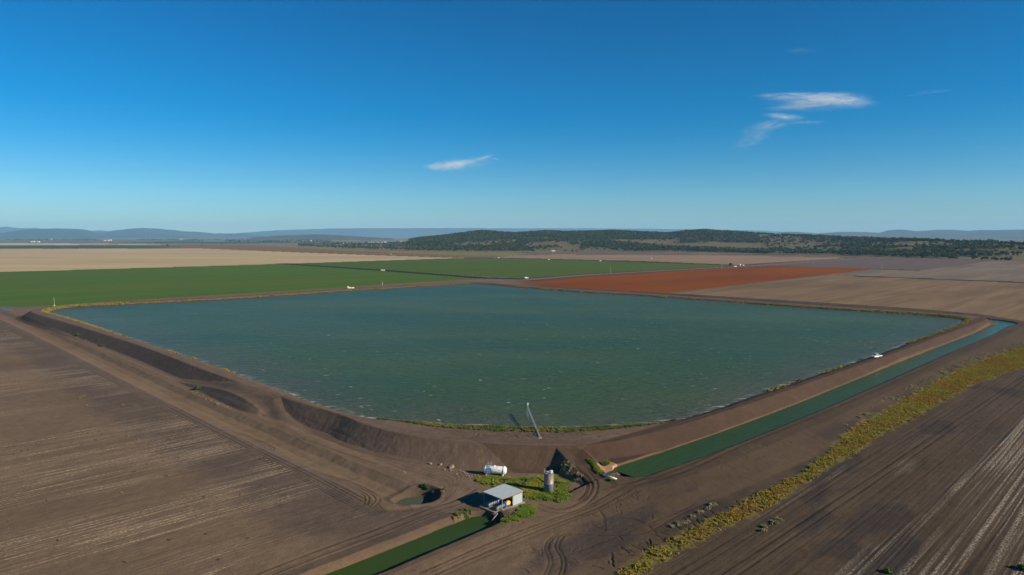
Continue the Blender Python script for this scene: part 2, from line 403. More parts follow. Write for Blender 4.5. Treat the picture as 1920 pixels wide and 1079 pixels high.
def water_mat(name, deep, wave, amp, foam=False, rough=.12, shallow=None, rot=0.0):
    m, nt, b = mat(name)
    big = noise(nt, pos(nt, rot, (.35, 1, 1)), .012, 3, .5)
    col = mix(nt, ramp(nt, big, .36, .64), (deep[0]*.72, deep[1]*.88, deep[2]*1.15), (deep[0]*1.3, deep[1]*1.08, deep[2]*.9))
    w1 = noise(nt, pos(nt, rot, (.3*wave, wave, wave)), 1.0, 3, .55, .4)
    w2 = noise(nt, pos(nt, rot+.35, (.9*wave, 2.6*wave, wave)), 1.0, 3, .6)
    w3 = noise(nt, pos(nt, rot-.3, (.08*wave, .25*wave, wave)), 1.0, 2, .5)
    h = math_(nt, 'ADD', math_(nt, 'ADD', w1, math_(nt, 'MULTIPLY', w2, .45)), math_(nt, 'MULTIPLY', w3, .8))
    if foam:
        a = N(nt, 'ShaderNodeAttribute'); a.attribute_name = 'shore'
        sh = a.outputs['Fac']
        if shallow:
            k = math_(nt, 'MULTIPLY', ramp(nt, sh, 0, 38, 1, 0), ramp(nt, noise(nt, pos(nt), .06, 3), .35, .65, .45, 1.0))
            col = mix(nt, math_(nt, 'MULTIPLY', k, .75), col, shallow)
        fl = noise(nt, pos(nt, rot, (.32, .95, 1)), .9, 2, .5)
        fm = noise(nt, pos(nt), .05, 2, .5)
        fleck = math_(nt, 'MULTIPLY', ramp(nt, fl, .715, .745), ramp(nt, fm, .40, .52))
        ln = noise(nt, pos(nt, rot, (.12, .8, 1)), 1.0, 4, .6)
        wash = math_(nt, 'MULTIPLY', ramp(nt, sh, .2, 3.6, 1, 0), ramp(nt, ln, .54, .65))
        att = N(nt, 'ShaderNodeAttribute'); att.attribute_name = 'surf'
        wash = math_(nt, 'MULTIPLY', wash, att.outputs['Fac'])
        f = math_(nt, 'MAXIMUM', fleck, wash)
        col = mix(nt, math_(nt, 'MULTIPLY', f, .8), col, (.62, .62, .56))
        nt.links.new(math_(nt, 'ADD', math_(nt, 'MULTIPLY', f, .6), rough), b.inputs['Roughness'])
    else: b.inputs['Roughness'].default_value = rough
    nt.links.new(col, b.inputs['Base Color'])
    b.inputs['IOR'].default_value = 1.33; b.inputs['Specular IOR Level'].default_value = .07 if foam else .035
    bump(nt, b, h, 1.0, amp)
    if foam:   # wind lanes: calmer and rougher patches of chop
        bn = [n for n in nt.nodes if n.type == 'BUMP'][0]
        lane = noise(nt, pos(nt, rot+.5, (.4, 1, 1)), .016, 4, .6)
        nt.links.new(ramp(nt, lane, .35, .65, .45, 1.0), bn.inputs['Strength'])
    return m

# ------------------------------------------------------------------ object helpers
def tag(o, label=None, cat=None, group=None, kind=None):
    if label: o['label'] = label
    if cat: o['category'] = cat
    if group: o['group'] = group
    if kind: o['kind'] = kind
    return o
def empty(name, loc=(0, 0, 0), rz=0.0):
    o = bpy.data.objects.new(name, None); COL.objects.link(o)
    o.location = loc; o.rotation_euler = (0, 0, rz); o.empty_display_size = .3
    return o
def np_mesh(name, V, F, material, parent=None, attrs=None, smooth=False):
    V = np.asarray(V, np.float32); me = bpy.data.meshes.new(name)
    F = np.asarray(F, np.int32); k = F.shape[1]
    me.vertices.add(len(V)); me.vertices.foreach_set('co', V.ravel())
    me.loops.add(F.size); me.loops.foreach_set('vertex_index', F.ravel())
    me.polygons.add(len(F)); me.polygons.foreach_set('loop_start', np.arange(0, F.size, k, dtype=np.int32))
    try: me.polygons.foreach_set('loop_total', np.full(len(F), k, np.int32))
    except Exception: pass
    if attrs:
        for an, (typ, data) in attrs.items():
            a = me.attributes.new(an, typ, 'POINT')
            if typ == 'FLOAT_COLOR':
                d = np.ones((len(V), 4), np.float32); d[:, :3] = data; a.data.foreach_set('color', d.ravel())
            else: a.data.foreach_set('value', np.asarray(data, np.float32))
    me.update(calc_edges=True)
    if smooth: me.polygons.foreach_set('use_smooth', np.ones(len(F), bool))
    me.materials.append(material)
    o = bpy.data.objects.new(name, me); COL.objects.link(o)
    if parent: o.parent = parent
    return o
class MB:
    def __init__(s): s.v = []; s.f = []
    def add(s, vs, fs):
        n = len(s.v); s.v += [tuple(map(float, v)) for v in vs]; s.f += [tuple(i+n for i in f) for f in fs]; return s
    def box(s, c, d, rz=0.0, tilt=None):
        M = Matrix.Rotation(rz, 3, 'Z')
        if tilt: M = M @ Matrix.Rotation(tilt[0], 3, tilt[1])
        c = Vector(c); vs = []
        for i in (-1, 1):
            for j in (-1, 1):
                for k in (-1, 1): vs.append(c+M @ Vector((i*d[0]/2, j*d[1]/2, k*d[2]/2)))
        return s.add(vs, [(0,1,3,2),(4,6,7,5),(0,4,5,1),(2,3,7,6),(0,2,6,4),(1,5,7,3)])
    def tube(s, pts, r, n=8, caps=True):
        pts = [Vector(p) for p in pts]
        rs = r if isinstance(r, (list, tuple)) else [r]*len(pts)
        base = len(s.v); vs = []
        for i, p in enumerate(pts):
            t = (pts[min(i+1, len(pts)-1)]-pts[max(i-1, 0)]).normalized()
            a = t.cross(Vector((0, 0, 1)) if abs(t.z) < .95 else Vector((1, 0, 0))).normalized(); b = t.cross(a)
            for k in range(n):
                w = 2*PI*k/n; vs.append(p+(a*math.cos(w)+b*math.sin(w))*rs[i])
        fs = []
        for i in range(len(pts)-1):
            for k in range(n):
                fs.append((i*n+k, i*n+(k+1) % n, (i+1)*n+(k+1) % n, (i+1)*n+k))
        if caps: fs += [tuple(range(n))[::-1], tuple((len(pts)-1)*n+k for k in range(n))]
        return s.add(vs, fs)
    def build(s, name, m, parent=None, smooth=False, bevel=0.0):
        me = bpy.data.meshes.new(name); me.from_pydata(s.v, [], s.f); me.update()
        if smooth:
            me.polygons.foreach_set('use_smooth', [len(f) <= 4 for f in s.f])
        me.materials.append(m)
        o = bpy.data.objects.new(name, me); COL.objects.link(o)
        if parent: o.parent = parent
        if bevel:
            md = o.modifiers.new('bevel', 'BEVEL'); md.width = bevel; md.segments = 2; md.limit_method = 'ANGLE'
        return o
def copy_tree(o, parent=None):
    c = o.copy(); COL.objects.link(c)
    if parent: c.parent = parent
    for ch in list(o.children): copy_tree(ch, c)
    return c

# ------------------------------------------------------------------ the ground sheet: rings and spokes, split into parcels
HALF = 41.0
a_f = np.radians(np.linspace(-HALF, HALF, 1440)); a_c = np.radians(np.arange(HALF+3, 360-HALF-1, 3.0))
ANG = np.concatenate([a_f, a_c])
s_list = []; s_ = 1/104.0
while s_ > 1/33000:
    s_list.append(s_); d_ = 1/s_
    s_ -= 0.62e-5 if 290 < d_ < 960 else (0.95e-5 if s_ > 4e-5 else .4e-5)
RAD = np.concatenate([[1.0, 12, 30, 50, 68, 82, 94], 1/np.array(s_list), [33000.]])
NR, NA = len(RAD), len(ANG)
GX = (RAD[:, None]*np.sin(ANG)[None, :]).ravel(); GY = (RAD[:, None]*np.cos(ANG)[None, :]).ravel()
GZ, G = terrain(GX, GY, True)
print('grid', NR, NA)
# soil colour of the ground
WEEDPOLY = None
def soil_colour(X, Y, G):
    n = fbm(X, Y, 26, 4, 5); n2 = fbm(X, Y, 6, 4, 8)
    base = np.array([.154, .101, .059])[None, :]*(1+.28*(n-.5)+.18*(n2-.5))[:, None]
    u = X*E1[0]+Y*E1[1]; v = X*E2[0]+Y*E2[1]
    def blend(c, m):
        nonlocal base
        m = np.clip(m, 0, 1)[:, None]; base = base*(1-m)+np.array(c)[None, :]*(1+.2*(n2-.5))[:, None]*m
    bank = (G['sE'] < 9) & (G['sW'] > -5)
    blend((.076, .048, .031), bank*.92)
    blend((.150, .101, .069), (G['sE'] < -.5)*(G['sW'] > 3)*.6)
    # clay bank on the reservoir's channel side is redder
    blend((.058, .034, .023), ((G['dch'] > CHW) & (G['dch'] < 14) & (G['sch'] > 0))*.85)
    # harrowed dark headland beside the drain
    hd = (G['sdr'] < 0)*sstep(8.5, 10.5, G['ddr'])*(1-sstep(22, 33, G['ddr']+8*(n2-.5)))
    blend((.098, .069, .049), hd*.8)
    blend((.165, .115, .080), np.exp(-((G['ddr']-7.3)/2.0)**2)*(G['sdr'] < 0)*.8*(G['rs'] > 10))
    blend((.146, .099, .067), ((G['sdr'] > 0) & (G['ddr'] > 7) & (G['ddr'] < 30))*.6)
    # pale dried lip along the waterlines
    blend((.27, .175, .11), np.exp(-((G['dch']-CHW-.25+G['wob']*.5)/.16)**2)*(G['sch'] > 0)*.35)
    blend((.20, .125, .08), np.exp(-((G['dch']-CHW-.35)/.3)**2)*(G['sch'] < 0)*.35)
    blend((.19, .12, .075), np.exp(-((G['dsu']-SHW-.35+G['wob'])/.35)**2)*(G['ssu'] > 0)*.5)
    blend((.074, .048, .032), ((G['dsu'] > SHW-.5) & (G['dsu'] < SHW+3.5))*.6)
    # darker soil right of the bank and scraped strips along the rows
    strips = fbm(u/9, v, 3.2, 3, 15)
    right = (G['sch'] < 0)*sstep(14, 18, G['dch'])*(X > 0)
    base *= (1+.35*(strips-.5)*right)[:, None]
    blend((.080, .060, .050), right*sstep(.60, .72, fbm(u/3, v, 9, 3, 17))*.7)
    dark_right = sstep(-6, 40, X+(fbm(X, Y, 40, 3, 19)-.5)*30)*(G['sch'] <= 0)*(G['dch'] > CHW)*(G['sE'] > 4)   # soil darkens towards the right, beyond the channel
    base *= (1-.53*dark_right)[:, None]
    blend((.072, .050, .034), (G['rs'] < 6.6)*sstep(6.6, 5.2, G['rs'])*.9)     # clay darkened inside the sump to tone down its sunlit slope
    if WEEDPOLY:
        for P, c in WEEDPOLY:
            d = -sdist(X, Y, P, 12); blend(c, sstep(-.3, 1.6, d+(fbm(X, Y, 2.2, 3, 41)-.5)*3.5)*.85*(d > -5))
    t = np.clip(G['tm'], 0, 1.3); base *= (1-.36*t)[:, None]
    return base
STRIP = [(1139,1079),(1211,1029),(1294,990),(1349,961),(1432,918),(1502,884),(1552,842),(1580,812),(1640,780),(1693,752),(1782,700),(1819,685),(1863,668),(1920,648),(2050,600),(2060,630),(1920,690),(1826,722),(1728,779),(1650,820),(1600,856),(1515,906),(1460,944),(1377,986),(1294,1029),(1197,1085),(1150,1110),(1080,1120)]
WEEDPOLY = [(AT(STRIP), (.175, .135, .035)), (AT([(884,889),(905,893),(950,895),(1000,894),(1048,890),(1066,897),(1076,918),(1068,938),(1035,946),(992,940),(965,926),(930,918),(895,906)]), (.085, .095, .024)),
            (AT([(978,946),(1006,952),(1008,966),(985,978),(955,986),(930,990),(938,980),(962,966)]), (.085, .095, .024))]
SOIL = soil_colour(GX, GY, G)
uu = GX*E1[0]+GY*E1[1]; vv = GX*E2[0]+GY*E2[1]
STRAW = .62*fbm(uu/3.0, vv, 17, 4, 31)+.38*fbm(uu/10, vv, 5, 3, 33)
_pa, _pb = np.array(at(1294, 1033)), np.array(at(1826, 726))
_q = (GX-_pa[0])*(_pb-_pa)[1]-(GY-_pa[1])*(_pb-_pa)[0]; DV = _q/np.linalg.norm(_pb-_pa)      # metres right of the weed strip
STRAW = np.where((DV > 0) & (GX > 0), STRAW-.32+.42*sstep(17, 36, DV)+.08*np.sin(DV*.55+fbm(uu, vv, 40, 2, 35)*2)*sstep(8, 30, DV), STRAW)
# parcels -------------------------------------------------------------------------------------------
iR, iA = np.meshgrid(np.arange(NR-1), np.arange(NA), indexing='ij')
iA2 = (iA+1) % NA
FACES = np.stack([iR*NA+iA, iR*NA+iA2, (iR+1)*NA+iA2, (iR+1)*NA+iA], -1).reshape(-1, 4)[:, ::-1]
FX = GX[FACES].mean(1); FY = GY[FACES].mean(1)
PID = np.zeros(len(FACES), np.int16)
PARCELS = []
def parcel(name, poly, m, label, cat='field', z=0.0, mask=None):
    PARCELS.append((name, m, label, cat))
    k = inside(FX, FY, AT(poly, z)) if mask is None else mask
    PID[k] = len(PARCELS)
def strip(name, pts, half, m, label, cat='farm track'):
    d, _ = pline(FX, FY, AT(pts), half*2)
    PARCELS.append((name, m, label, cat)); PID[d < half] = len(PARCELS)
GREEN1 = field_mat('green crop', (.054, .106, .009), (.080, .134, .016), (.003, .05), blot=.004, c3=(.090, .112, .020), strength=.5)
GREEN2 = field_mat('green crop further', (.055, .098, .009), (.076, .116, .015), (.003, .05), blot=.004, c3=(.080, .094, .018), strength=.4)
TAN = field_mat('pale stubble', (.38, .275, .14), (.49, .375, .20), (.0015, .02), blot=.0022, c3=(.35, .245, .16), rot=.02)
TAN2 = field_mat('tan stubble', (.23, .145, .085), (.30, .20, .12), (.002, .03), blot=.004, c3=(.20, .13, .085), rot=-.12)
RED = field_mat('rust red crop', (.175, .045, .002), (.225, .060, .003), (.004, .12), blot=.006, c3=(.14, .036, .002), strength=.5)
REDB = field_mat('red brown soil', (.17, .085, .045), (.21, .11, .055), (.002, .02), blot=.003, c3=(.16, .10, .045), rot=.1)
OLIVE = field_mat('olive pasture', (.14, .145, .035), (.19, .18, .05), (.002, .02), blot=.006, c3=(.20, .16, .07), rot=.1)
GREYB = field_mat('grey ploughed soil', (.115, .080, .070), (.135, .096, .082), (.002, .05), blot=.004)
STUB = field_mat('brown stubble', (.15, .094, .048), (.225, .150, .082), (.004, .09), blot=.007, c3=(.115, .072, .040), lo=.4, hi=.6)
STUB2 = field_mat('grey stubble', (.155, .112, .078), (.21, .158, .112), (.003, .06), blot=.005, c3=(.125, .09, .062))
DARK = field_mat('dark soil with drain shade', (.020, .017, .014), (.027, .022, .018), (.01, .1))  # drain shade put into the soil colour of tracks and ditches
ROADM = field_mat('pale farm road', (.155, .115, .092), (.18, .135, .108), (.004, .1))
FARP = field_mat('far plain', (.16, .13, .085), (.22, .17, .11), (.0008, .004), blot=.0006, c3=(.09, .10, .06), rot=.05, lo=.4, hi=.6)
TEAL = field_mat('far green crop', (.028, .075, .040), (.035, .085, .045), (.001, .01))
CREAM = field_mat('far cream stubble', (.42, .34, .22), (.48, .39, .26), (.001, .01))
SOILM = soil_mat('cracking clay soil')
LSTUB = soil_mat('clay with straw rows', ((.50, .365, .225), .45, .57), 1.15, .03, .505)
RSTUB = soil_mat('fallow clay with pale straw', ((.40, .33, .25), .36, .54), .8)
parcel('far_plain', [(-900,462),(-900,446.2),(2800,446.2),(2800,478),(1920,478),(1440,476),(1040,474),(620,466),(330,460)], FARP, 'pale patchwork plain reaching to the hills', 'plain')
parcel('cream_field', [(-400,459.8),(-400,456.2),(0,456.2),(160,457.2),(330,458.4),(200,459.8)], CREAM, 'thin cream stubble strip far out on the left plain')
parcel('red_brown_field', [(100,461),(160,459.2),(330,459),(470,459.5),(340,461.5)], REDB, 'thin reddish strip far out on the left plain')
parcel('far_green_field', [(-500,466.6),(-500,462),(0,461.7),(160,461),(345,462.5),(300,464.6),(160,465.5)], TEAL, 'narrow dark green strip beyond the big pale field')
parcel('far_green_field', [(200,455.8),(300,453.6),(640,453.2),(620,455),(420,457)], TEAL, 'thin green line on the left plain below the town')
parcel('dark_plain', [(-500,456),(-500,448),(300,449),(430,452),(300,453.3),(150,455.4)], field_mat('scrubby plain', (.10,.10,.06), (.16,.15,.09), (.001,.006)), 'dark scrubby plain under the left mountains', 'plain')
parcel('pasture', [(430,463),(540,461),(620,466.5),(760,471.5),(900,473),(1000,474.5),(1040,476.5),(960,480),(870,479),(690,473),(560,469)], OLIVE, 'olive green pasture in front of the gum trees', 'pasture')
parcel('red_brown_field', [(330,462),(470,461),(545,464),(620,469.3),(760,475),(880,479.5),(930,482.6),(885,484.4),(700,478.5),(480,470.4),(375,466)], REDB, 'red brown ploughed strip between the pale field and the pasture')
parcel('brown_paddock', [(960,479),(1000,474.5),(1100,470.5),(1260,474),(1440,478),(1900,478),(1900,487),(1590,483.5),(1440,480),(1040,477)], field_mat('brown paddock', (.12,.085,.06), (.155,.11,.075), (.002,.02)), 'brown paddock below the long line of trees', 'paddock')
parcel('pale_stubble_field', [(-700,530),(-700,469),(0,467.3),(375,466.2),(480,470.4),(700,478.4),(885,484.4),(850,484.6),(480,496.5),(0,510.5)], TAN, 'broad pale tan stubble field behind the left green crop')
parcel('tan_stubble_field', [(930,483),(960,479.5),(1040,477.3),(1440,480.5),(1590,484),(1520,488.5),(1440,493),(1385,497.3),(1200,489.5),(1000,485.2)], TAN2, 'tan stubble field below the tree line right of centre')
parcel('green_crop_field', [(548,495),(700,489.5),(850,484.8),(950,484.6),(1150,490.5),(1390,498.3),(1270,504),(1100,513),(985,521.3),(920,519.8),(720,506.4)], GREEN2, 'green crop field between the diagonal dark track and the tan stubble')
parcel('green_crop_field', [(-700,532),(0,510.5),(480,496.5),(530,495.2),(720,508.6),(905,522.6),(860,525),(720,534),(600,542),(480,549.5),(240,563.5),(110,572.5),(30,576.3),(0,575),(-120,566),(-400,590),(-700,640)], GREEN1, 'large green crop field bordering the left far bank of the reservoir')
parcel('grey_ploughed_field', [(1395,500.5),(1440,494),(1520,489),(1600,484),(1700,485),(1880,487.5),(1840,491),(1720,508),(1640,504.5),(1450,498)], GREYB, 'grey brown ploughed field behind the rust red crop')
parcel('red_crop_field', [(972,532.5),(1000,528.5),(1100,519),(1270,508.6),(1390,501.3),(1450,498.6),(1600,502.6),(1640,505),(1560,514),(1440,528),(1250,549.8),(1080,540.5)], RED, 'rust red crop field along the far right bank of the reservoir')
parcel('grey_stubble_field', [(1560,514.2),(1640,505.2),(1720,508.2),(1845,491.2),(1885,487.3),(1920,484.5),(2300,478),(2500,560),(1920,529),(1615,518)], STUB2, 'grey stubble field at the far right above the dark ditch line')
parcel('brown_stubble_field', [(1252,550),(1440,528.3),(1560,514.4),(1615,519),(1920,531),(2500,565),(2600,660),(1925,603),(1840,589.5),(1700,577.5),(1440,561.5),(1300,552.5)], STUB, 'brown striped stubble field behind the right corner of the reservoir')
strip('farm_track', [(527,494.6),(720,507.5),(905,521.6),(985,523.6)], 13.0, DARK, 'dark diagonal track dividing the two green crops')
strip('farm_track', [(880,484.3),(950,484.3),(1150,490),(1390,498)], 11.0, DARK, 'dark straight track behind the further green crop')
strip('farm_track', [(890,527),(985,525),(1100,516),(1270,506.2),(1390,499.6),(1450,496.5),(1600,486)], 8.0, ROADM, 'pale straight farm road between green and red crops')
strip('ditch', [(1612,518.8),(1700,521.5),(1920,530.5),(2300,548)], 8.5, DARK, 'dark ditch line between the brown and grey stubble fields', 'ditch')
strip('ditch', [(1640,505),(1690,506.3),(1720,507.6)], 3.5, DARK, 'short dark ditch at the far end of the red crop', 'ditch')
strip('farm_track', [(480,470.5),(700,478.6),(885,484.4)], 7.0, DARK, 'dark track edging the pale stubble field')
# near fields, kept clear of drain, channel and banks
lf_poly = AT([(-900,1300),(-900,520),(-60,575),(0,612),(120,672),(300,762),(420,822),(560,888),(660,935),(690,962),(600,1000),(430,1062),(200,1170),(0,1300)])
parcel('straw_field', None, LSTUB, 'bare brown field with straw rows left of the drain', mask=inside(FX, FY, lf_poly))
rf_poly = AT([(1205,1082),(1294,1033),(1377,990),(1460,948),(1515,910),(1600,860),(1728,784),(1826,726),(1920,694),(2400,560),(2900,700),(2600,1500),(1100,1500),(1080,1150)])
parcel('fallow_field', None, RSTUB, 'dark fallow field with pale straw rows right of the weed strip', mask=inside(FX, FY, rf_poly))
parcel('rock_apron', [(1112,878),(1130,868),(1150,868),(1163,874),(1150,882),(1132,889),(1122,887)], field_mat('rock apron', (.30,.17,.09), (.40,.25,.14), (.8,.8)), 'tan rubble apron at the head of the right channel', 'rubble', z=1.4)
parcel('puddle', [(-2,578),(8,577.5),(18,579.5),(25,582),(14,583.2),(2,581.6)], water_mat('puddle water', (.08,.07,.07), 1.2, .02, False, .3), 'small puddle on the track by the left green crop', 'puddle')
def emit_parcel(i, name, m, label, cat):
    sel = FACES[PID == i]
    if not len(sel): return
    u, inv = np.unique(sel, return_inverse=True)
    V = np.stack([GX[u], GY[u], GZ[u]], 1)
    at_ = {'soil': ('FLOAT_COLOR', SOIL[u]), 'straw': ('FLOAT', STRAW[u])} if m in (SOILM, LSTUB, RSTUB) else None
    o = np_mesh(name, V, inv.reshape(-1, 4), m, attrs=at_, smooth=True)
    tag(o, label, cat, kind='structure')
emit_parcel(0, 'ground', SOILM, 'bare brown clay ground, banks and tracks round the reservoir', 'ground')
for i, p in enumerate(PARCELS): emit_parcel(i+1, *p)

# ------------------------------------------------------------------ water
WM = water_mat('reservoir water', (.043, .076, .020),   .6, 1.25, True, .28, (.085, .072, .050))
GW = G['sW']
rs_, as_ = np.arange(0, NR, 2), np.arange(0, 1440, 2)
jR, jA = np.meshgrid(np.arange(len(rs_)-1), np.arange(len(as_)-1), indexing='ij')
wi = lambda r, a: rs_[r]*NA+as_[a]
WF = np.stack([wi(jR, jA), wi(jR, jA+1), wi(jR+1, jA+1), wi(jR+1, jA)], -1).reshape(-1, 4)[:, ::-1]
WF = WF[(GW[WF].min(1) < 3.0)]
u, inv = np.unique(WF, return_inverse=True)
nearS = (1-sstep(330, 470, GY[u]))*sstep(-420, -60, GX[u]*.2+GY[u]*-.2+0*GX[u])
surf = np.clip(1-sstep(420, 620, GY[u]), 0, 1)
o = np_mesh('reservoir_water', np.stack([GX[u], GY[u], np.full(len(u), Z_W)], 1), inv.reshape(-1, 4), WM,
            attrs={'shore': ('FLOAT', -GW[u]), 'surf': ('FLOAT', surf)}, smooth=True)
tag(o, 'wind rippled dark green reservoir water inside the earth banks', 'water', kind='structure')
def ribbon(name, P, half, z, m, label, endcap=0.0):
    P = np.asarray(P); t = np.gradient(P, axis=0); t /= np.linalg.norm(t, axis=1)[:, None]
    P = P.copy(); P[0] -= t[0]*endcap; P[-1] += t[-1]*endcap
    n = np.stack([-t[:, 1], t[:, 0]], 1); V = []; F = []
    ks = np.linspace(-half, half, 5)
    for i in range(len(P)):
        for k in ks: V.append((*(P[i]+n[i]*k), z))
    for i in range(len(P)-1):
        for k in range(4): F.append((i*5+k, (i+1)*5+k, (i+1)*5+k+1, i*5+k+1)[::-1])
    o = np_mesh(name, V, F, m, smooth=True); return tag(o, label, 'water', kind='structure')
CWM = water_mat('channel water', (.030, .064, .018), 1.1, .16, False, .10, rot=-.5)
ribbon('channel_water', CH, CHW+2.8, ZCH, CWM, 'green water in the raised channel beside the right bank', 3)
SWM = water_mat('supply water', (.028, .058, .014), 1.6, .05, False, .08, rot=-.6)
ribbon('supply_water', SU, SHW+2.3, ZSU, SWM, 'still green water in the supply channel below the pump shed', 3)
mb = MB(); nseg = 40
mb.add([(SUMP[0]+5.4*math.cos(2*PI*k/nseg), SUMP[1]+5.4*math.sin(2*PI*k/nseg), -2.0) for k in range(nseg)], [tuple(range(nseg))])
tag(mb.build('sump_water', water_mat('sump water', (.055, .075, .055), 2., .004)), 'grey green water at the bottom of the round sump', 'water', kind='structure')

exec_parts = []
# ------------------------------------------------------------------ hills and mountains
def px_angle(px): return np.arctan2(np.asarray(px, float)-960, FPX*CT)
RIDGE = np.array([(700,452),(760,448.5),(800,446),(830,443),(880,436.5),(905,434.3),(950,437),(965,438),(1000,436),(1025,434),(1060,436),(1100,435.5),(1150,433.5),(1200,436),
                  (1250,438.5),(1290,434),(1320,432.5),(1350,434.5),(1400,437.5),(1470,441),(1530,444),(1600,447),(1700,451),(1800,454),(1920,457.5),(2100,462),(2300,466)], float)
def hill_z(X, Y):
    px = 960+X/np.maximum(Y, 1)*FPX*CT
    d = np.hypot(X, Y)
    D1 = np.interp(px, [700, 1400, 1700, 2300], [4300, 4300, 3100, 2700])
    D0 = np.interp(px, [700, 900, 1400, 1700, 2300], [3000, 2700, 2500, 2150, 1900])
    ry = np.interp(px, RIDGE[:, 0], RIDGE[:, 1])
    yy = D1*np.cos(np.arctan2(X, Y))
    top = 60+(HOR-ry-.8)/FPX*yy
    edge = sstep(690, 800, px)
    t = (d-D0)/(D1-D0)
    up = np.where(t < 1, np.clip(t, 0, 1)**1.5*(1.0), 1)
    bumps = (fbm(X, Y, 420, 3, 51)-.5)*26*np.clip(t, 0, 1)*np.clip(1.15-t, 0, 1)*2
    back = 1-sstep(1.0, 1.9, t)
    return np.maximum((top*up+bumps)*back, 0)*edge-np.where(t < 0, 3, 0)-3*(1-edge)-np.where(t>1.85,8,0)
# hill surface
pxs = np.linspace(690, 2250, 320); ts = np.concatenate([np.linspace(-.02, 1, 60), np.linspace(1.05, 1.95, 14)])
PX, T = np.meshgrid(pxs, ts, indexing='ij')
D1 = np.interp(PX, [700, 1400, 1700, 2300], [4300, 4300, 3100, 2700]); D0 = np.interp(PX, [700, 900, 1400, 1700, 2300], [3000, 2700, 2500, 2150, 1900])
DD = D0+(D1-D0)*T; AN = px_angle(PX); HX = (DD*np.sin(AN)).ravel(); HY = (DD*np.cos(AN)).ravel(); HZ = hill_z(HX, HY)
nP, nT = PX.shape
ii, jj = np.meshgrid(np.arange(nP-1), np.arange(nT-1), indexing='ij')
HF = np.stack([ii*nT+jj, (ii+1)*nT+jj, (ii+1)*nT+jj+1, ii*nT+jj+1], -1).reshape(-1, 4)
HILLM = field_mat('dry hill grass', (.105, .090, .038), (.155, .115, .052), (.002, .004), blot=.004, c3=(.155, .098, .060), rot=.3)
tag(np_mesh('hills', np.stack([HX, HY, HZ], 1), HF, HILLM, smooth=True), 'low wooded hills behind the farmland', 'hills', kind='structure')
def ridge(name, pts, dist, depth, m, label, base_dist=None):
    pts = np.array(pts, float); px = np.linspace(pts[0, 0], pts[-1, 0], 220)
    ry = np.interp(px, pts[:, 0], pts[:, 1])
    k = np.array([.25, .5, .25]); r2 = np.convolve(np.pad(ry, 1, 'edge'), k, 'valid')
    ry = r2+(fbm(px, px*0+dist*.001, 9, 3, 61)-.5)*1.3
    ang = px_angle(px); V = []; F = []; rows = 14
    for i in range(len(px)):
        top = 60+(HOR-ry[i])/FPX*dist*math.cos(ang[i])
        for j in range(rows):
            t = j/(rows-1); s = t*2-1
            d = dist+s*depth
            prof = max(0, 1-abs(s))**.85
            w = 1+.25*math.sin(i*.23+j*1.3)*math.sin(i*.071+j*.6)*(1-prof)
            V.append((d*math.sin(ang[i]), d*math.cos(ang[i]), top*prof*w-2 if prof > 0 else -2))
    for i in range(len(px)-1):
        for j in range(rows-1): F.append((i*rows+j, (i+1)*rows+j, (i+1)*rows+j+1, i*rows+j+1))
    return tag(np_mesh(name, V, F, m, smooth=True), label, 'mountains', kind='structure')
MTN = field_mat('wooded mountain', (.035, .045, .028), (.055, .06, .038), (.0008, .0012), blot=.0004, c3=(.10, .09, .06), rot=.2)
MTN2 = field_mat('bald mountain', (.07, .07, .045), (.14, .115, .08), (.0006, .001), blot=.0005, c3=(.05, .06, .035), rot=.2)
ridge('mountains', [(-500,440),(-200,438),(-100,435),(0,437),(50,430),(85,428.6),(110,426.8),(155,429),(175,432),(192,437.5),(205,443)], 22500, 2800, MTN, 'blue wooded mountain at the left edge of the plain')
ridge('mountains', [(178,443),(190,436.5),(225,430.5),(255,427.6),(275,426.6),(310,429),(340,432),(375,434.5),(410,437.5),(440,437.5),(455,436.5),(480,440),(520,445)], 24000, 2800, MTN, 'blue wooded mountain second from the left edge')
ridge('mountains', [(-500,430),(-200,427),(0,426),(18,424),(45,427),(75,427),(100,430),(170,433),(190,430.5),(215,434),(260,438),(300,443)], 31500, 1400, MTN, 'palest mountain ridge far behind at the left')
ridge('hills', [(470,446),(510,442.5),(560,440),(600,439),(630,440.5),(680,443.6),(740,447)], 11500, 1200, MTN2, 'small bald hill left of the wooded hills')
ridge('mountains', [(380,443),(450,437),(520,431),(620,428),(700,427),(900,427),(1200,428),(1400,431),(1500,436)], 31000, 1800, MTN, 'faint blue escarpment behind everything at the centre')
ridge('mountains', [(1430,443),(1455,436),(1470,434.3),(1500,434.8),(1530,437),(1560,435),(1600,433.6),(1640,436),(1700,439),(1800,441),(1920,441),(2300,441)], 17000, 2200, MTN2, 'low pale bald ridge right of the wooded hills')
ridge('mountains', [(1630,443),(1645,436),(1662,431),(1685,429.6),(1712,433),(1740,431),(1770,429.6),(1795,431),(1812,432.5),(1835,430.6),(1880,430),(2000,429),(2200,433),(2400,441)], 21500, 2400, MTN, 'blue flat topped mountains at the right edge')

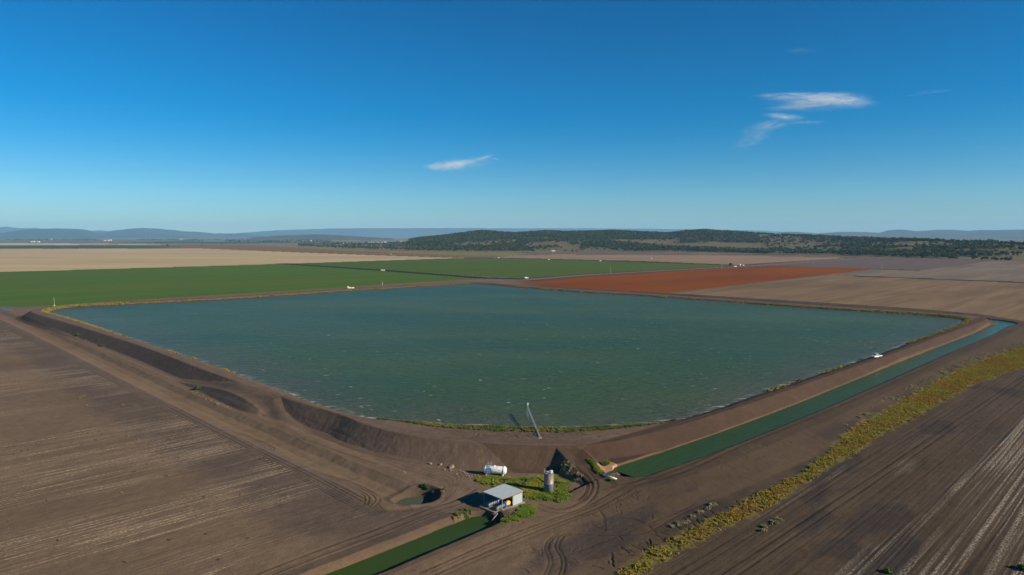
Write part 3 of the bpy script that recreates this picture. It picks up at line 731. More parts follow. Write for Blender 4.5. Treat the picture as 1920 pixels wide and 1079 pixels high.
# ------------------------------------------------------------------ trees
LEAF_A = leaf_mat('gum leaves', ((.040, .058, .026), (.085, .105, .045)), .5, .5)
LEAF_B = leaf_mat('olive gum leaves', ((.070, .078, .034), (.115, .118, .050)), .5, .5)
LEAF_W = leaf_mat('wood foliage', ((.046, .062, .026), (.098, .112, .045)), .12, .4, use_attr=True)
BARK = flat_mat('gum bark', (.16, .13, .11), .9)
def leaf_cloud(lobes, n, size, rng):
    """many small leaf sprays through the crown volume"""
    V = []; F = []
    tot = sum(l[3] for l in lobes)
    for (cx, cy, cz, r, fz) in lobes:
        for k in range(int(n*r/tot)):
            v = rng.normal(size=3); v /= np.linalg.norm(v); rad = r*rng.random()**.4
            c = np.array([cx, cy, cz])+v*np.array([rad, rad, rad*fz])
            a = rng.normal(size=3); a /= np.linalg.norm(a); b = np.cross(a, rng.normal(size=3)); b /= np.linalg.norm(b)
            s = size*(.6+.8*rng.random()); i = len(V)
            V += [c-a*s-b*s*.55, c+a*s*.2-b*s*.8, c+a*s+b*s*.3, c-a*s*.1+b*s*.8]; F.append((i, i+1, i+2, i+3))
    return V, F
def make_tree(kind, seed):
    rng = np.random.default_rng(seed)
    root = empty('gum_tree')
    h = 12.0
    mb = MB(); tips = []
    fork = h*(.22+.12*rng.random())
    mb.tube([(0, 0, -.4), (.1, 0, fork*.5), (.2*rng.normal(), .2*rng.normal(), fork)], [.42, .34, .28], 7)
    nl = 4 if kind != 'round' else 5
    lobes = []
    for k in range(nl):
        a = 2*PI*k/nl+rng.normal()*.4; rr_ = (2.0+1.6*rng.random())*(1.15 if kind == 'spread' else .85)
        tip = (rr_*math.cos(a), rr_*math.sin(a), fork+(h-fork)*(.40+.3*rng.random()))
        mb.tube([(0, 0, fork-.2), (tip[0]*.45, tip[1]*.45, fork+(tip[2]-fork)*.55), tip], [.22, .15, .06], 5)
        lobes.append((tip[0], tip[1], tip[2]+.3, 1.7+1.1*rng.random(), .75))
    lobes.append((rng.normal()*.6, rng.normal()*.6, h*.82, 2.0, .8))
    lobes.append((rng.normal(), rng.normal(), h*.6, 2.1, .7))
    if kind == 'round': lobes += [(rng.normal(), rng.normal(), h*.45, 2.6, .8), (rng.normal()*1.5, rng.normal()*1.5, h*.35, 2.3, .7)]
    V, F = leaf_cloud(lobes, 420 if kind != 'round' else 520, .55, rng)
    np_mesh('crown', V, F, LEAF_B if kind == 'spread' else LEAF_A, root)
    mb.build('trunk', BARK, root)
    return root
PROT = {'tall': [make_tree('tall', s) for s in (1, 2, 3)], 'spread': [make_tree('spread', s) for s in (4, 5, 6)], 'round': [make_tree('round', s) for s in (7, 8, 9)]}
used = set()
def base_z(x, y):
    d = math.hypot(x, y)
    return max(float(hill_z(np.array([x]), np.array([y]))[0]), 0.0) if d > 1850 else 0.0
NTREE = [0]
def tree(px, py, kind, label, group, hgt=12.0, v=None):
    x, y = at(px, py)
    z = base_z(x, y)
    if z > .5:   # march to the slope seen at that pixel
        for _ in range(30):
            x, y = at(px, py, z); z = .5*z+.5*base_z(x, y)
    k = random.randrange(3) if v is None else v; p = PROT[kind][k]
    if (kind, k) in used: p = copy_tree(p)
    else: used.add((kind, k))
    s = hgt/12*random.uniform(.85, 1.15); p.location = (x, y, z-.1); p.scale = (s*random.uniform(.9, 1.25), s*random.uniform(.9, 1.25), s)
    p.rotation_euler = (0, 0, random.uniform(0, 6.28)); tag(p, label, 'tree', group); NTREE[0] += 1
    return p
KL = {'tall': 'tall grey green gum', 'spread': 'open olive gum', 'round': 'dense dark gum'}
def belt(pts, n, kinds, where, group, hgt, jy):
    xs = np.array(pts, float)
    for k in range(n):
        px = xs[0, 0]+(xs[-1, 0]-xs[0, 0])*(k+random.uniform(-.4, .9))/n
        py = np.interp(px, xs[:, 0], xs[:, 1])-random.random()**1.5*jy
        kd = random.choice(kinds)
        tree(px, py, kd, KL[kd]+' '+where, group, hgt)
belt([(560,463.5),(620,467),(700,470.5),(800,473),(870,474.5)], 62, ['tall', 'round', 'tall'], 'in the belt behind the red brown strip', 'gums in the left tree belt', 13, 5)
belt([(872,474),(940,474),(1000,474.5)], 26, ['tall', 'spread'], 'standing in the yellow pasture below the wooded hill', 'gums in the yellow pasture', 13, 5)
belt([(1098,470),(1175,470.3)], 10, ['round', 'tall'], 'in the dark row right of the farm shed', 'gums in the dark row', 12, 2)
belt([(1182,470.5),(1260,473),(1440,476.8)], 62, ['round', 'round', 'tall'], 'in the long row above the tan stubble', 'gums in the long row', 13, 2.2)
belt([(1440,477.5),(1560,479.5),(1680,481),(1920,483)], 82, ['round', 'tall', 'spread'], 'in the woodland edge at the right behind the ploughed field', 'gums at the right woodland edge', 14, 6)
for px, py, kd, lb in [(1000,474.8,'tall','open gum alone in front of the yellow pasture belt, left of the farm shed'),
                       (1042,470.6,'spread','small gum beside the pale roofed farm shed'),
                       (1060,474,'spread','lone small gum right of the farm shed'),
                       (1073,473.6,'round','left gum of the loose clump right of the farm shed'),
                       (1081,474,'tall','tallest gum of the loose clump right of the farm shed'),
                       (1091,472.6,'spread','right gum of the loose clump right of the farm shed'),
                       (1030,471,'spread','gum just left of the pale roofed farm shed')]:
    tree(px, py, kd, lb, None, 11)
# dark shrubs and single trees far out on the left plain
for px, py, h, lb in [(99,467.6,7,'first dark bush along the edge of the pale field'), (144,467.6,8,'second dark bush along the edge of the pale field'),
                      (164,467.4,9,'broad dark bush, third along the edge of the pale field'), (185,467.2,7,'fourth dark bush along the edge of the pale field'),
                      (206,467,7,'fifth dark bush along the edge of the pale field'), (240,466.8,6,'last dark bush along the edge of the pale field'),
                      (314,463.6,16,'tall dark tree alone on the left plain'), (379,462.5,11,'broad dark tree alone in the olive strip'), (335,464.8,7,'small bush right of the tall dark tree'),
                      (416,460.5,14,'round dark tree near the pale strip on the left plain'), (450,459.8,7,'small round tree far out on the left plain'),
                      (1370,500.5,9,'dark round bush at the end of the further green crop')]:
    tree(px, py, 'round', lb, None, h)
for ps in PROT.values():
    for k, p in enumerate(ps):
        if not p.get('label'): bpy.data.objects.remove(p)
print('trees', NTREE[0])
# woodland masses behind the single trees
def clump_template(n, seed, flat=.8):
    rng = np.random.default_rng(seed)
    V, F = leaf_cloud([(0, 0, .62, .33, flat), (.22, .1, .5, .25, flat), (-.2, .16, .52, .25, flat), (.02, -.24, .48, .25, flat)], n, .17, rng)
    return np.array(V), np.array(F)
TEMPL = [clump_template(34, s) for s in range(5)]
def wood(name, pts, label, hs, seed):
    """pts: (x, y, z) tree feet; one object of many crowns"""
    rng = np.random.default_rng(seed); VV = []; FF = []; TT = []; n = 0
    for q in pts:
        V, F = TEMPL[rng.integers(5)]; h = hs*(.7+.6*rng.random()); a = rng.random()*6.28
        R = np.array([[math.cos(a), -math.sin(a), 0], [math.sin(a), math.cos(a), 0], [0, 0, 1]])
        v = (V*np.array([h*1.05, h*1.05, h])) @ R.T+np.array(q); VV.append(v); FF.append(F+n); n += len(v)
        TT.append(np.tile(np.array([[.75, .8, .8]])*(.7+.7*rng.random()), (len(v), 1)))
    o = np_mesh(name, np.vstack(VV), np.vstack(FF), LEAF_W, attrs={'tone': ('FLOAT_COLOR', np.vstack(TT))})
    return tag(o, label, 'woodland', kind='stuff')
def scatter_hill(n, seed):
    rng = np.random.default_rng(seed); pts = []
    while len(pts) < n:
        m = 4000
        px = rng.uniform(770, 2050, m); t = rng.uniform(-.05, 1.18, m)**1.0
        D1 = np.interp(px, [700, 1400, 1700, 2300], [4300, 4300, 3100, 2700]); D0 = np.interp(px, [700, 900, 1400, 1700, 2300], [3000, 2700, 2500, 2150, 1900])
        d = D0+(D1-D0)*t; a = px_angle(px); x = d*np.sin(a); y = d*np.cos(a); z = np.maximum(hill_z(x, y), 0)
        py = HOR+(60-z)/y*FPX
        dens = np.where(px < 1420, sstep(.42, .66, t), .16+.5*sstep(.85, .98, t))
        cl = fbm(x, y, 160, 3, 71)
        dens = dens*np.where(px < 1420, .55+.45*sstep(.3, .5, cl), sstep(.42, .58, cl)*.9)
        dens = np.maximum(dens, np.where(px < 1420, .32*sstep(.50, .62, cl)*(t > .05), .12*sstep(.45, .6, cl)))
        # clearings: brown field on the slope and bare faces
        pc = lambda x0, x1, y0, y1: (px > x0) & (px < x1) & (py > y0) & (py < y1)
        dens = np.where(pc(1150, 1275, 450, 465) | (pc(1275, 1430, 456, 468) & (px*.03+py > 0)), dens*.03, dens)
        dens = np.where(pc(1265, 1310, 446, 453), dens*.25, dens)
        dens = np.where(pc(985, 1030, 445, 449.5) | pc(920, 978, 450, 456), dens*.1, dens)
        ok = rng.random(m) < dens
        for q in np.nonzero(ok)[0]: pts.append((x[q], y[q], z[q]-.5))
    return pts[:n]
wood('woodland', scatter_hill(15000, 5), 'grey green gum forest covering the low hills', 12.5, 6)
rng = np.random.default_rng(9); pts = []
for _ in range(900):     # belt behind the left row, running back to the hill's foot
    px = rng.uniform(560, 1000); t = rng.random()**1.3; py = np.interp(px, [560, 700, 870, 1000], [463, 469.5, 472.5, 473])-1-t*np.interp(px, [560, 700, 1000], [3.5, 14, 14])
    z = 0
    if py > 449: x, y = at(px, py); pts.append((x, y, max(0, base_z(x, y))))
wood('woodland', pts, 'dense gum belt at the left foot of the wooded hill', 12, 10)
pts = []
for _ in range(1200):     # rows right of centre
    px = rng.uniform(1090, 1450); py = np.interp(px, [1090, 1180, 1260, 1450], [468.5, 469, 471.5, 476])-rng.random()*2.5
    x, y = at(px, py); pts.append((x, y, base_z(x, y)))
for _ in range(1000):     # right edge
    px = rng.uniform(1440, 2080); py = np.interp(px, [1440, 1560, 1680, 2080], [476.5, 478, 479.5, 482])-rng.random()**1.2*np.interp(px, [1440, 1700, 1920], [5, 10, 14])
    x, y = at(px, py)
    if fbm(np.array([x]), np.array([y]), 90, 2, 77)[0] > .42: pts.append((x, y, base_z(x, y)))
wood('woodland', pts, 'scrubby gums filling in behind the long row and the right edge', 12, 12)
pts = []
for _ in range(3600):     # scattered scrub on the far plain
    px = rng.uniform(-120, 800); py = 446.5+rng.random()**1.0*np.interp(px, [-120, 300, 480, 640, 800], [6, 5, 9, 14, 16])
    x, y = at(px, py)
    if fbm(np.array([px*1.0]), np.array([py*12]), 40, 3, 81)[0] > .5: pts.append((x, y, 0))
wood('scrub', pts, 'dark scattered scrub dotting the far left plain', 14, 14)
pts = []
for _ in range(900):
    px = rng.uniform(1640, 2000); py = rng.uniform(446.5, 453); x, y = at(px, py)
    if fbm(np.array([px*1.0]), np.array([py*14]), 30, 3, 83)[0] > .52: pts.append((x, y, 0))
wood('scrub', pts, 'thin lines of scrub on the pale far right plain', 9, 15)

# ------------------------------------------------------------------ paints and metals
GALV = flat_mat('weathered galvanised sheet', (.255, .295, .315), .5, .1, .08, 1.5)
PANEL = flat_mat('pale green grey sheet', (.40, .46, .46), .5, .1, .06, 2.0)
TIMBER = flat_mat('weathered timber', (.26, .19, .13), .85, 0, .2, 5)
STEEL = flat_mat('grey steel', (.30, .31, .32), .5, .5, .12, 4)
DARKST = flat_mat('dark steel', (.06, .065, .07), .6, .4, .2, 4)
CONC = flat_mat('pale concrete', (.42, .38, .31), .9, 0, .15, 2.5)
CONCD = flat_mat('stained and shaded concrete', (.24, .20, .17), .9, 0, .25, 1.5)
BLUE = flat_mat('blue machine paint', (.03, .15, .50), .4, 0, .1, 4)
YELL = flat_mat('yellow machine paint', (.75, .42, .04), .4, 0, .12, 4)
WHITE = flat_mat('chalky white paint', (.72, .70, .66), .55, 0, .06, 2, c2=(.60, .54, .46))
CARW = flat_mat('white car paint', (.80, .80, .80), .25, 0, .02, 1)
GLASS = flat_mat('dark car glass', (.02, .04, .06), .08, 0, .05, 1, .8)
RUBBER = flat_mat('tyre rubber', (.02, .02, .02), .8, 0, .1, 5)
RUSTY = flat_mat('silo steel', (.23, .24, .265), .55, .1, .12, 1.2, c2=(.25, .22, .20))
RUST = flat_mat('rust', (.33, .17, .075), .85, .1, .35, 2.0, c2=(.24, .12, .06))
POLE = flat_mat('grey hardwood pole', (.34, .29, .24), .9, 0, .2, 2)
REDP = flat_mat('red lamp plastic', (.4, .02, .02), .4)
ROCKM = flat_mat('clay clod', (.22, .165, .13), .95, 0, .3, 2.5)

def ring(mb, c, axis, r, tube_r, n=18):
    c = Vector(c); ax = Vector(axis).normalized(); a = ax.orthogonal().normalized(); b = ax.cross(a)
    pts = [c+(a*math.cos(2*PI*k/n)+b*math.sin(2*PI*k/n))*r for k in range(n+1)]
    return mb.tube(pts, tube_r, 6, False)
def lathe(mb, prof, n=28, axis='Z', c=(0, 0, 0)):
    """prof: (radius, along)"""
    V = []; F = []
    for r, h in prof:
        for k in range(n):
            w = 2*PI*k/n; p = (r*math.cos(w), r*math.sin(w), h) if axis == 'Z' else (h, r*math.cos(w), r*math.sin(w))
            V.append((p[0]+c[0], p[1]+c[1], p[2]+c[2]))
    m = len(prof)
    for i in range(m-1):
        for k in range(n):
            f = (i*n+k, i*n+(k+1) % n, (i+1)*n+(k+1) % n, (i+1)*n+k); F.append(f)
    if prof[0][0] > 1e-3: F.append(tuple(range(n))[::-1])
    if prof[-1][0] > 1e-3: F.append(tuple((m-1)*n+k for k in range(n)))
    return mb.add(V, F)

# ------------------------------------------------------------------ pump shed over the end of the supply channel
SC = (-2.0, 149.2)
ANG0 = math.radians(45)
def loc2w(lx, ly): return (SC[0]+lx*math.cos(ANG0)-ly*math.sin(ANG0), SC[1]+lx*math.sin(ANG0)+ly*math.cos(ANG0))
shed = tag(empty('pump_shed', (SC[0], SC[1], 0), ANG0), 'open sided pump shed with grey skillion roof at the end of the supply channel', 'shed')
mb = MB()
nc = 44; hx, hy = 3.35, 3.1
def roof_z(x): return 2.98+.05*(x/hx)
V = []; F = []
for k in range(nc*2+1):     # corrugated sheet
    y = -hy+2*hy*k/(nc*2); dz = .018*(1 if k % 2 else -1)
    V += [(-hx, y, roof_z(-hx)+dz), (hx, y, roof_z(hx)+dz)]
for k in range(nc*2): F.append((2*k, 2*k+1, 2*k+3, 2*k+2))
o = MB().add(V, F).build('roof', GALV, shed)
md = o.modifiers.new('thick', 'SOLIDIFY'); md.thickness = .03
mb = MB()
for y in (-hy+.04, hy-.04): mb.box((0, y, roof_z(0)-.13), (2*hx-.02, .09, .16))
for x in (-hx+.06, hx-.06): mb.box((x, 0, roof_z(x)-.13), (.09, 2*hy-.2, .16))
mb.build('fascia', TIMBER, shed)
mb = MB()
for x in (-1.7, 0, 1.7): mb.box((x, 0, roof_z(x)-.12), (.1, 2*hy-.2, .12))
mb.build('purlin', STEEL, shed)
for x, y in ((-3.1, -2.9), (-3.1, 2.9), (0.15, -2.9), (3.1, -2.9), (3.1, 2.9), (0.15, 2.9)):
    MB().box((x, y, 1.55), (.13, .13, 2.7)).build('post', STEEL, shed)
def corr_wall(p0, p1, z0, z1, name, m):
    p0 = np.array(p0, float); p1 = np.array(p1, float); L = np.linalg.norm(p1-p0); t = (p1-p0)/L; nrm = np.array([-t[1], t[0]])
    n = int(L/.1)*2; V = []; F = []
    for k in range(n+1):
        q = p0+t*L*k/n+nrm*(.014 if k % 2 else -.014); V += [(q[0], q[1], z0), (q[0], q[1], z1)]
    for k in range(n): F.append((2*k, 2*k+2, 2*k+3, 2*k+1))
    o = MB().add(V, F).build(name, m, shed); md = o.modifiers.new('thick', 'SOLIDIFY'); md.thickness = .02; return o
corr_wall((.22, -3.0), (3.05, -3.0), .42, 2.62, 'wall_panel', PANEL)
corr_wall((3.05, -2.95), (3.05, 2.95), .42, 2.75, 'rear_wall', GALV)
corr_wall((3.05, 2.98), (-.6, 2.98), .42, 2.75, 'side_wall', GALV)
MB().box((.3, 0, .06), (6.9, 6.5, .52)).build('floor_slab', CONCD, shed, bevel=.03)
mb = MB()
for k in range(11): mb.box((-4.1+.0, -2.45+k*.49, .27), (1.85, .44, .07))
mb.build('deck', TIMBER, shed)
MB().box((-5.06, 0, .15), (.16, 5.4, .34)).build('deck_beam', TIMBER, shed, bevel=.02)
mb = MB()
for y in (-2.2, 0, 2.2): mb.box((-4.95, y, -1.3), (.2, .2, 2.6))
mb.build('deck_pier', CONCD, shed)
# retaining wall and wings
hw_ = tag(empty('headwall', (*loc2w(-4.3, 0), 0), ANG0), 'pale concrete headwall with sloping wing beneath the pump shed deck', 'headwall')
MB().box((.0, 0, -1.2), (.3, 5.6, 2.3)).build('wall', CONCD, hw_)
def wing(s):
    y = 1.9 if s > 0 else -2.7; t = .18
    x0, x1 = (-.75, -3.7) if s > 0 else (-.1, -2.4)
    pts = [(x0, y, .12), (x1, y+.5*s, -.9), (x1, y+.5*s, -2.6), (x0, y, -2.6)]
    V = pts+[(p[0], p[1]+t*s, p[2]) for p in pts]
    return MB().add(V, [(0,1,2,3), (7,6,5,4), (0,4,5,1), (1,5,6,2), (2,6,7,3), (3,7,4,0)])
wing(1).build('wing_wall', CONC, hw_); wing(-1).build('wing_wall', CONCD, hw_)  # right wing in darker concrete, its shade put into the colour
def pump(ly, label):
    r = tag(empty('pump', (*loc2w(-1.7, ly), .32), ANG0), label, 'pump', 'irrigation pumps in the shed')
    mb = MB(); mb.tube([(-2.7, 0, -.55), (-2.55, 0, .1), (-2.2, 0, .5), (-1.6, 0, .58), (-.2, 0, .6)], .36, 14); mb.build('discharge_pipe', flat_mat('grey green pipe paint', (.12, .15, .15), .5, .1), r, True)
    mb = MB()
    for x in (-1.7, -.95, -.25): lathe(mb, [(.36, -.04), (.47, -.04), (.47, .04), (.36, .04)], 18, 'X', (x, 0, .6))
    mb.build('flange', STEEL, r)
    mb = MB(); lathe(mb, [(.3, -.16), (.62, -.16), (.66, -.08), (.66, .1), (.5, .2), (.28, .28)], 22, 'X', (.1, 0, .66)); mb.box((.1, 0, .2), (.34, 1.0, .4)); mb.build('pump_head', BLUE, r, bevel=.02)
    mb = MB(); mb.box((1.05, 0, .72), (1.2, .62, .62)); mb.box((1.05, 0, 1.1), (.8, .4, .22)); mb.tube([(.4, 0, .66), (.55, 0, .66)], .14, 10); mb.build('engine', YELL, r, bevel=.05)
    mb = MB(); mb.tube([(1.25, .15, 1.15), (1.25, .15, 1.55)], .06, 8); mb.build('exhaust', DARKST, r)
    mb = MB(); mb.box((.75, 0, .06), (2.3, .8, .12)); mb.box((.7, .28, .26), (2.0, .1, .3)); mb.box((.7, -.28, .26), (2.0, .1, .3)); mb.build('skid', DARKST, r)
    return r
pump(-2.15, 'blue headed pump with orange engine nearest the white panel side of the shed')
pump(.45, 'blue headed pump with yellow engine deeper inside the shed')
ft = tag(empty('fuel_drum', (*loc2w(1.2, -1.6), .33), 0), 'pale orange fuel drum on a stand behind the nearer pump', 'drum')
mb = MB(); lathe(mb, [(.02, -.55), (.36, -.55), (.38, -.5), (.38, .5), (.36, .55), (.02, .55)], 20, 'X', (0, 0, 1.45)); mb.build('drum', flat_mat('faded orange paint', (.55, .33, .2), .5), ft, True)
mb = MB()
for x in (-.4, .4):
    for y in (-.28, .28): mb.box((x, y, .55), (.06, .06, 1.1))
mb.box((0, 0, 1.07), (1.0, .7, .05)); mb.build('stand', DARKST, ft)

# ------------------------------------------------------------------ steel silo on the grass
sx, sy = at(1029, 922.5)
silo = tag(empty('silo', (sx, sy, 0)), 'upright steel silo with rust patches and top hatch railings on the grass', 'silo')
mb = MB()
lathe(mb, [(1.10, 0), (1.10, 2.14), (1.13, 2.16), (1.13, 2.22), (1.10, 2.24), (1.10, 4.55), (1.13, 4.57), (1.13, 4.63), (1.05, 4.65), (1.05, 4.42), (.0, 4.36)], 40)
mb.build('barrel', RUSTY, silo, True)
V = []; F = []; n = 0
def patch(a0, a1, z0, z1, seed):
    global n
    rg = random.Random(seed); ks = 9
    for k in range(ks+1):
        a = a0+(a1-a0)*k/ks
        V.append((1.105*math.cos(a), 1.105*math.sin(a), z0+rg.uniform(-.05, .12))); V.append((1.105*math.cos(a), 1.105*math.sin(a), z1-rg.uniform(0, .1)))
        if k < ks: F.append((n+2*k, n+2*k+2, n+2*k+3, n+2*k+1))
    n += 2*(ks+1)
patch(math.radians(-112), math.radians(-76), 2.26, 4.4, 3); patch(math.radians(-30), math.radians(-8), 2.3, 4.5, 4)
MB().add(V, F).build('rust_patch', RUST, silo)
mb = MB()
for a in (195, 210):
    w = math.radians(a); mb.tube([(1.2*math.cos(w), 1.2*math.sin(w), .4), (1.2*math.cos(w), 1.2*math.sin(w), 5.5)], .03, 6)
for k in range(15):
    z = .5+k*.33; w1, w2 = math.radians(195), math.radians(210); mb.tube([(1.2*math.cos(w1), 1.2*math.sin(w1), z), (1.2*math.cos(w2), 1.2*math.sin(w2), z)], .02, 5)
mb.build('ladder', STEEL, silo)
mb = MB()
for a in range(150, 331, 30):
    w = math.radians(a); mb.tube([(1.08*math.cos(w), 1.08*math.sin(w), 4.5), (1.08*math.cos(w), 1.08*math.sin(w), 5.4)], .03, 6)
for zz in (5.0, 5.4): mb.tube([(1.08*math.cos(math.radians(a)), 1.08*math.sin(math.radians(a)), zz) for a in range(150, 331, 10)], .025, 6)
mb.build('railing', STEEL, silo)
mb = MB(); lathe(mb, [(.32, 4.36), (.32, 5.0), (.36, 5.0), (.36, 5.08), (.0, 5.15)], 18, 'Z', (.55, .1, 0)); mb.build('vent_stack', WHITE, silo)
mb = MB(); mb.tube([(-1.05, .1, 2.2), (-1.9, .35, 2.75), (-2.5, .5, 3.1)], .16, 10); mb.build('spout', DARKST, silo)

# ------------------------------------------------------------------ horizontal white tank
tx, ty = at(928, 890.5)
tank = tag(empty('storage_tank', (tx, ty, 0), math.radians(-11)), 'white horizontal cylinder tank with ladder frame lying at the foot of the bank', 'tank')
mb = MB(); cz = 1.28
lathe(mb, [(0, -2.98), (.55, -2.93), (.86, -2.74), (.97, -2.5), (.97, 2.55), (.9, 2.78), (.6, 2.93), (0, 2.98)], 32, 'X', (0, 0, cz)); mb.build('shell', WHITE, tank, True)
mb = MB(); lathe(mb, [(.96, 2.3), (1.07, 2.3), (1.07, 2.42), (.96, 2.42)], 32, 'X', (0, 0, cz)); lathe(mb, [(.96, -2.42), (1.04, -2.42), (1.04, -2.32), (.96, -2.32)], 32, 'X', (0, 0, cz)); lathe(mb, [(.965, -.25), (.985, -.25), (.985, -.17), (.965, -.17)], 32, 'X', (0, 0, cz)); mb.build('flange', WHITE, tank)
for x in (-2.1, 2.1): MB().box((x, 0, .2), (.3, 1.5, .5)).build('saddle', WHITE, tank, bevel=.02)
mb = MB()
for x in (-1.75, -1.25): mb.tube([(x, -1.5, -.15), (x, -1.15, 1.2), (x, -.5, 2.32), (x, -.35, 3.15)], .06, 6)
for k in range(8):
    t = k/7; mb.tube([(-1.75, -1.45+.9*t, .1+2.2*t), (-1.25, -1.45+.9*t, .1+2.2*t)], .025, 5)
mb.build('ladder', STEEL, tank)
mb = MB()
for x in (-1.75, -.9):
    for y in (-.3, .3): mb.tube([(x, y, 2.15), (x, y, 3.1)], .05, 6)
for zz in (2.7, 3.1): mb.tube([(-1.75, -.3, zz), (-.9, -.3, zz), (-.9, .3, zz), (-1.75, .3, zz), (-1.75, -.3, zz)], .028, 6)
mb.build('railing', STEEL, tank)
mb = MB(); mb.tube([(-2.6, -.5, 2.0), (-2.2, -.95, 1.6), (-1.7, -1.02, 1.25), (-1.9, -1.02, .9), (-1.5, -1.0, 1.9), (-.9, -.9, 1.9), (-.6, -1.05, 1.35), (-.75, -1.05, .8)], .085, 6); mb.build('hose', BLUE, tank)
mb = MB(); lathe(mb, [(.25, 2.2), (.25, 2.42), (.0, 2.45)], 16, 'Z', (-.1, 0, 0)); mb.build('hatch', WHITE, tank)
mb = MB(); lathe(mb, [(.0, -1.0), (.06, -1.0), (.06, -.9)], 10, 'Z', (1.3, 0, 0)); o = MB().box((1.35, -.93, 1.5), (.12, .1, .12)).build('valve', DARKST, tank)

# ------------------------------------------------------------------ inlet gantry leaning out over the water
bx, by = at(1013, 822, 4.25); ex_, ey = 5.0, 213.6
gl = math.hypot(ex_-bx, ey-by); gan = tag(empty('gantry', (bx, by, 4.2), math.atan2(ey-by, ex_-bx)), 'slim pale steel gantry reaching from the crest out over the reservoir water', 'gantry')
rise = 1.25
mb = MB()
def gz(t): return .1+rise*t
for y in (-.24, .24): mb.tube([(0, y, gz(0)), (gl, y, gz(1))], .045, 8)
mb.tube([(.4, 0, gz(0)+.45), (gl-.4, 0, gz(1)+.45)], .045, 8)
nb = 26
for k in range(nb):
    t0, t1 = k/nb, (k+1)/nb
    for y in (-.2, .2): mb.tube([(gl*t0, y, gz(t0)), (gl*(t0+t1)/2, 0, gz((t0+t1)/2)+.45), (gl*t1, y, gz(t1))], .022, 5)
mb.build('truss', STEEL, gan)
mb = MB(); mb.box((gl/2, 0, .1+rise/2+.06), (gl, .3, .03), 0, (-math.atan2(rise, gl), 'Y')); mb.build('walkway', GALV, gan)
mb = MB(); mb.box((0, 0, -.1), (.8, .9, .5)); mb.build('footing', CONC, gan)
mb = MB(); mb.tube([(gl-.2, 0, gz(1)), (gl-.2, 0, gz(1)+1.5)], .07, 8); ring(mb, (gl-.2, 0, gz(1)+1.3), (1, 0, 0), .32, .04); mb.box((gl-.2, 0, gz(1)+1.45), (.3, .3, .25)); mb.build('winch', WHITE, gan)
for x, y in ((gl-.6, .3), (gl-1.6, .2), (gl-4.2, .26)):
    MB().tube([(x, y, gz(x/gl)), (x, y+.15, -3.6)], .045, 6).build('leg', STEEL, gan)

# ------------------------------------------------------------------ white ute on the crest
ux, uy = at(1643.5, 671, 4.3)
ute = tag(empty('ute', (ux, uy, ground_z(ux, uy)), math.radians(207)), 'white single cab ute with tray driving along the right bank crest', 'ute')
def body_prism(prof, w, taper=0.0):
    V = []; n = len(prof)
    for s in (-1, 1):
        for (x, z) in prof: V.append((x, s*(w/2-(taper if z > 1.1 else 0)), z))
    return V, [tuple(range(n))[::-1], tuple(range(n, 2*n))]+[(i, (i+1) % n, n+(i+1) % n, n+i) for i in range(n)]
mb = MB(); mb.add(*body_prism([(2.55, .45), (2.62, .75), (2.5, 1.0), (1.45, 1.12), (.75, 1.72), (-.35, 1.76), (-.42, 1.1), (-.42, .45)], 1.8, .14)); mb.build('body', CARW, ute, bevel=.05)
mb = MB(); mb.add([(1.36, -.72, 1.2), (1.36, .72, 1.2), (.86, .64, 1.68), (.86, -.64, 1.68)], [(0, 1, 2, 3)]); o = mb.build('windscreen', GLASS, ute); o.location = (.04, 0, .03)
for s in (-1, 1):
    mb = MB(); mb.add([(1.15, s*.86, 1.15), (-.3, s*.86, 1.15), (-.28, s*.78, 1.68), (.72, s*.78, 1.66)], [(0, 1, 2, 3)]); o = mb.build('side_window', GLASS, ute); o.location = (0, s*.012, 0)
mb = MB(); mb.box((-1.6, 0, .78), (2.3, 1.9, .08)); mb.box((-1.6, .92, .95), (2.3, .05, .3)); mb.box((-1.6, -.92, .95), (2.3, .05, .3)); mb.box((-2.74, 0, .95), (.05, 1.85, .3)); mb.build('tray', CARW, ute)
mb = MB()
for y in (-.85, .85): mb.tube([(-.5, y, .8), (-.5, y, 1.75)], .04, 6)
mb.tube([(-.5, -.85, 1.72), (-.5, .85, 1.72)], .04, 6); mb.build('headboard', STEEL, ute)
MB().box((-1.3, 0, .5), (3.0, .9, .2)).build('chassis', DARKST, ute)
for x in (1.65, -1.55):
    for s in (-1, 1):
        mb = MB(); lathe(mb, [(.2, -.12), (.38, -.12), (.4, -.07), (.4, .07), (.38, .12), (.2, .12)], 20, 'X'); w = mb.build('wheel', RUBBER, ute); w.location = (x, s*.82, .4); w.rotation_euler = (0, 0, PI/2)
        mb = MB(); lathe(mb, [(.0, -.09), (.2, -.1), (.2, .1), (.0, .09)], 16, 'X'); mb.build('rim', STEEL, w)
for s in (-1, 1): MB().box((2.58, s*.65, .8), (.06, .3, .16)).build('headlight', flat_mat('lamp glass', (.7, .7, .7), .2), ute); MB().box((-2.78, s*.8, .75), (.04, .2, .12)).build('tail_light', REDP, ute)

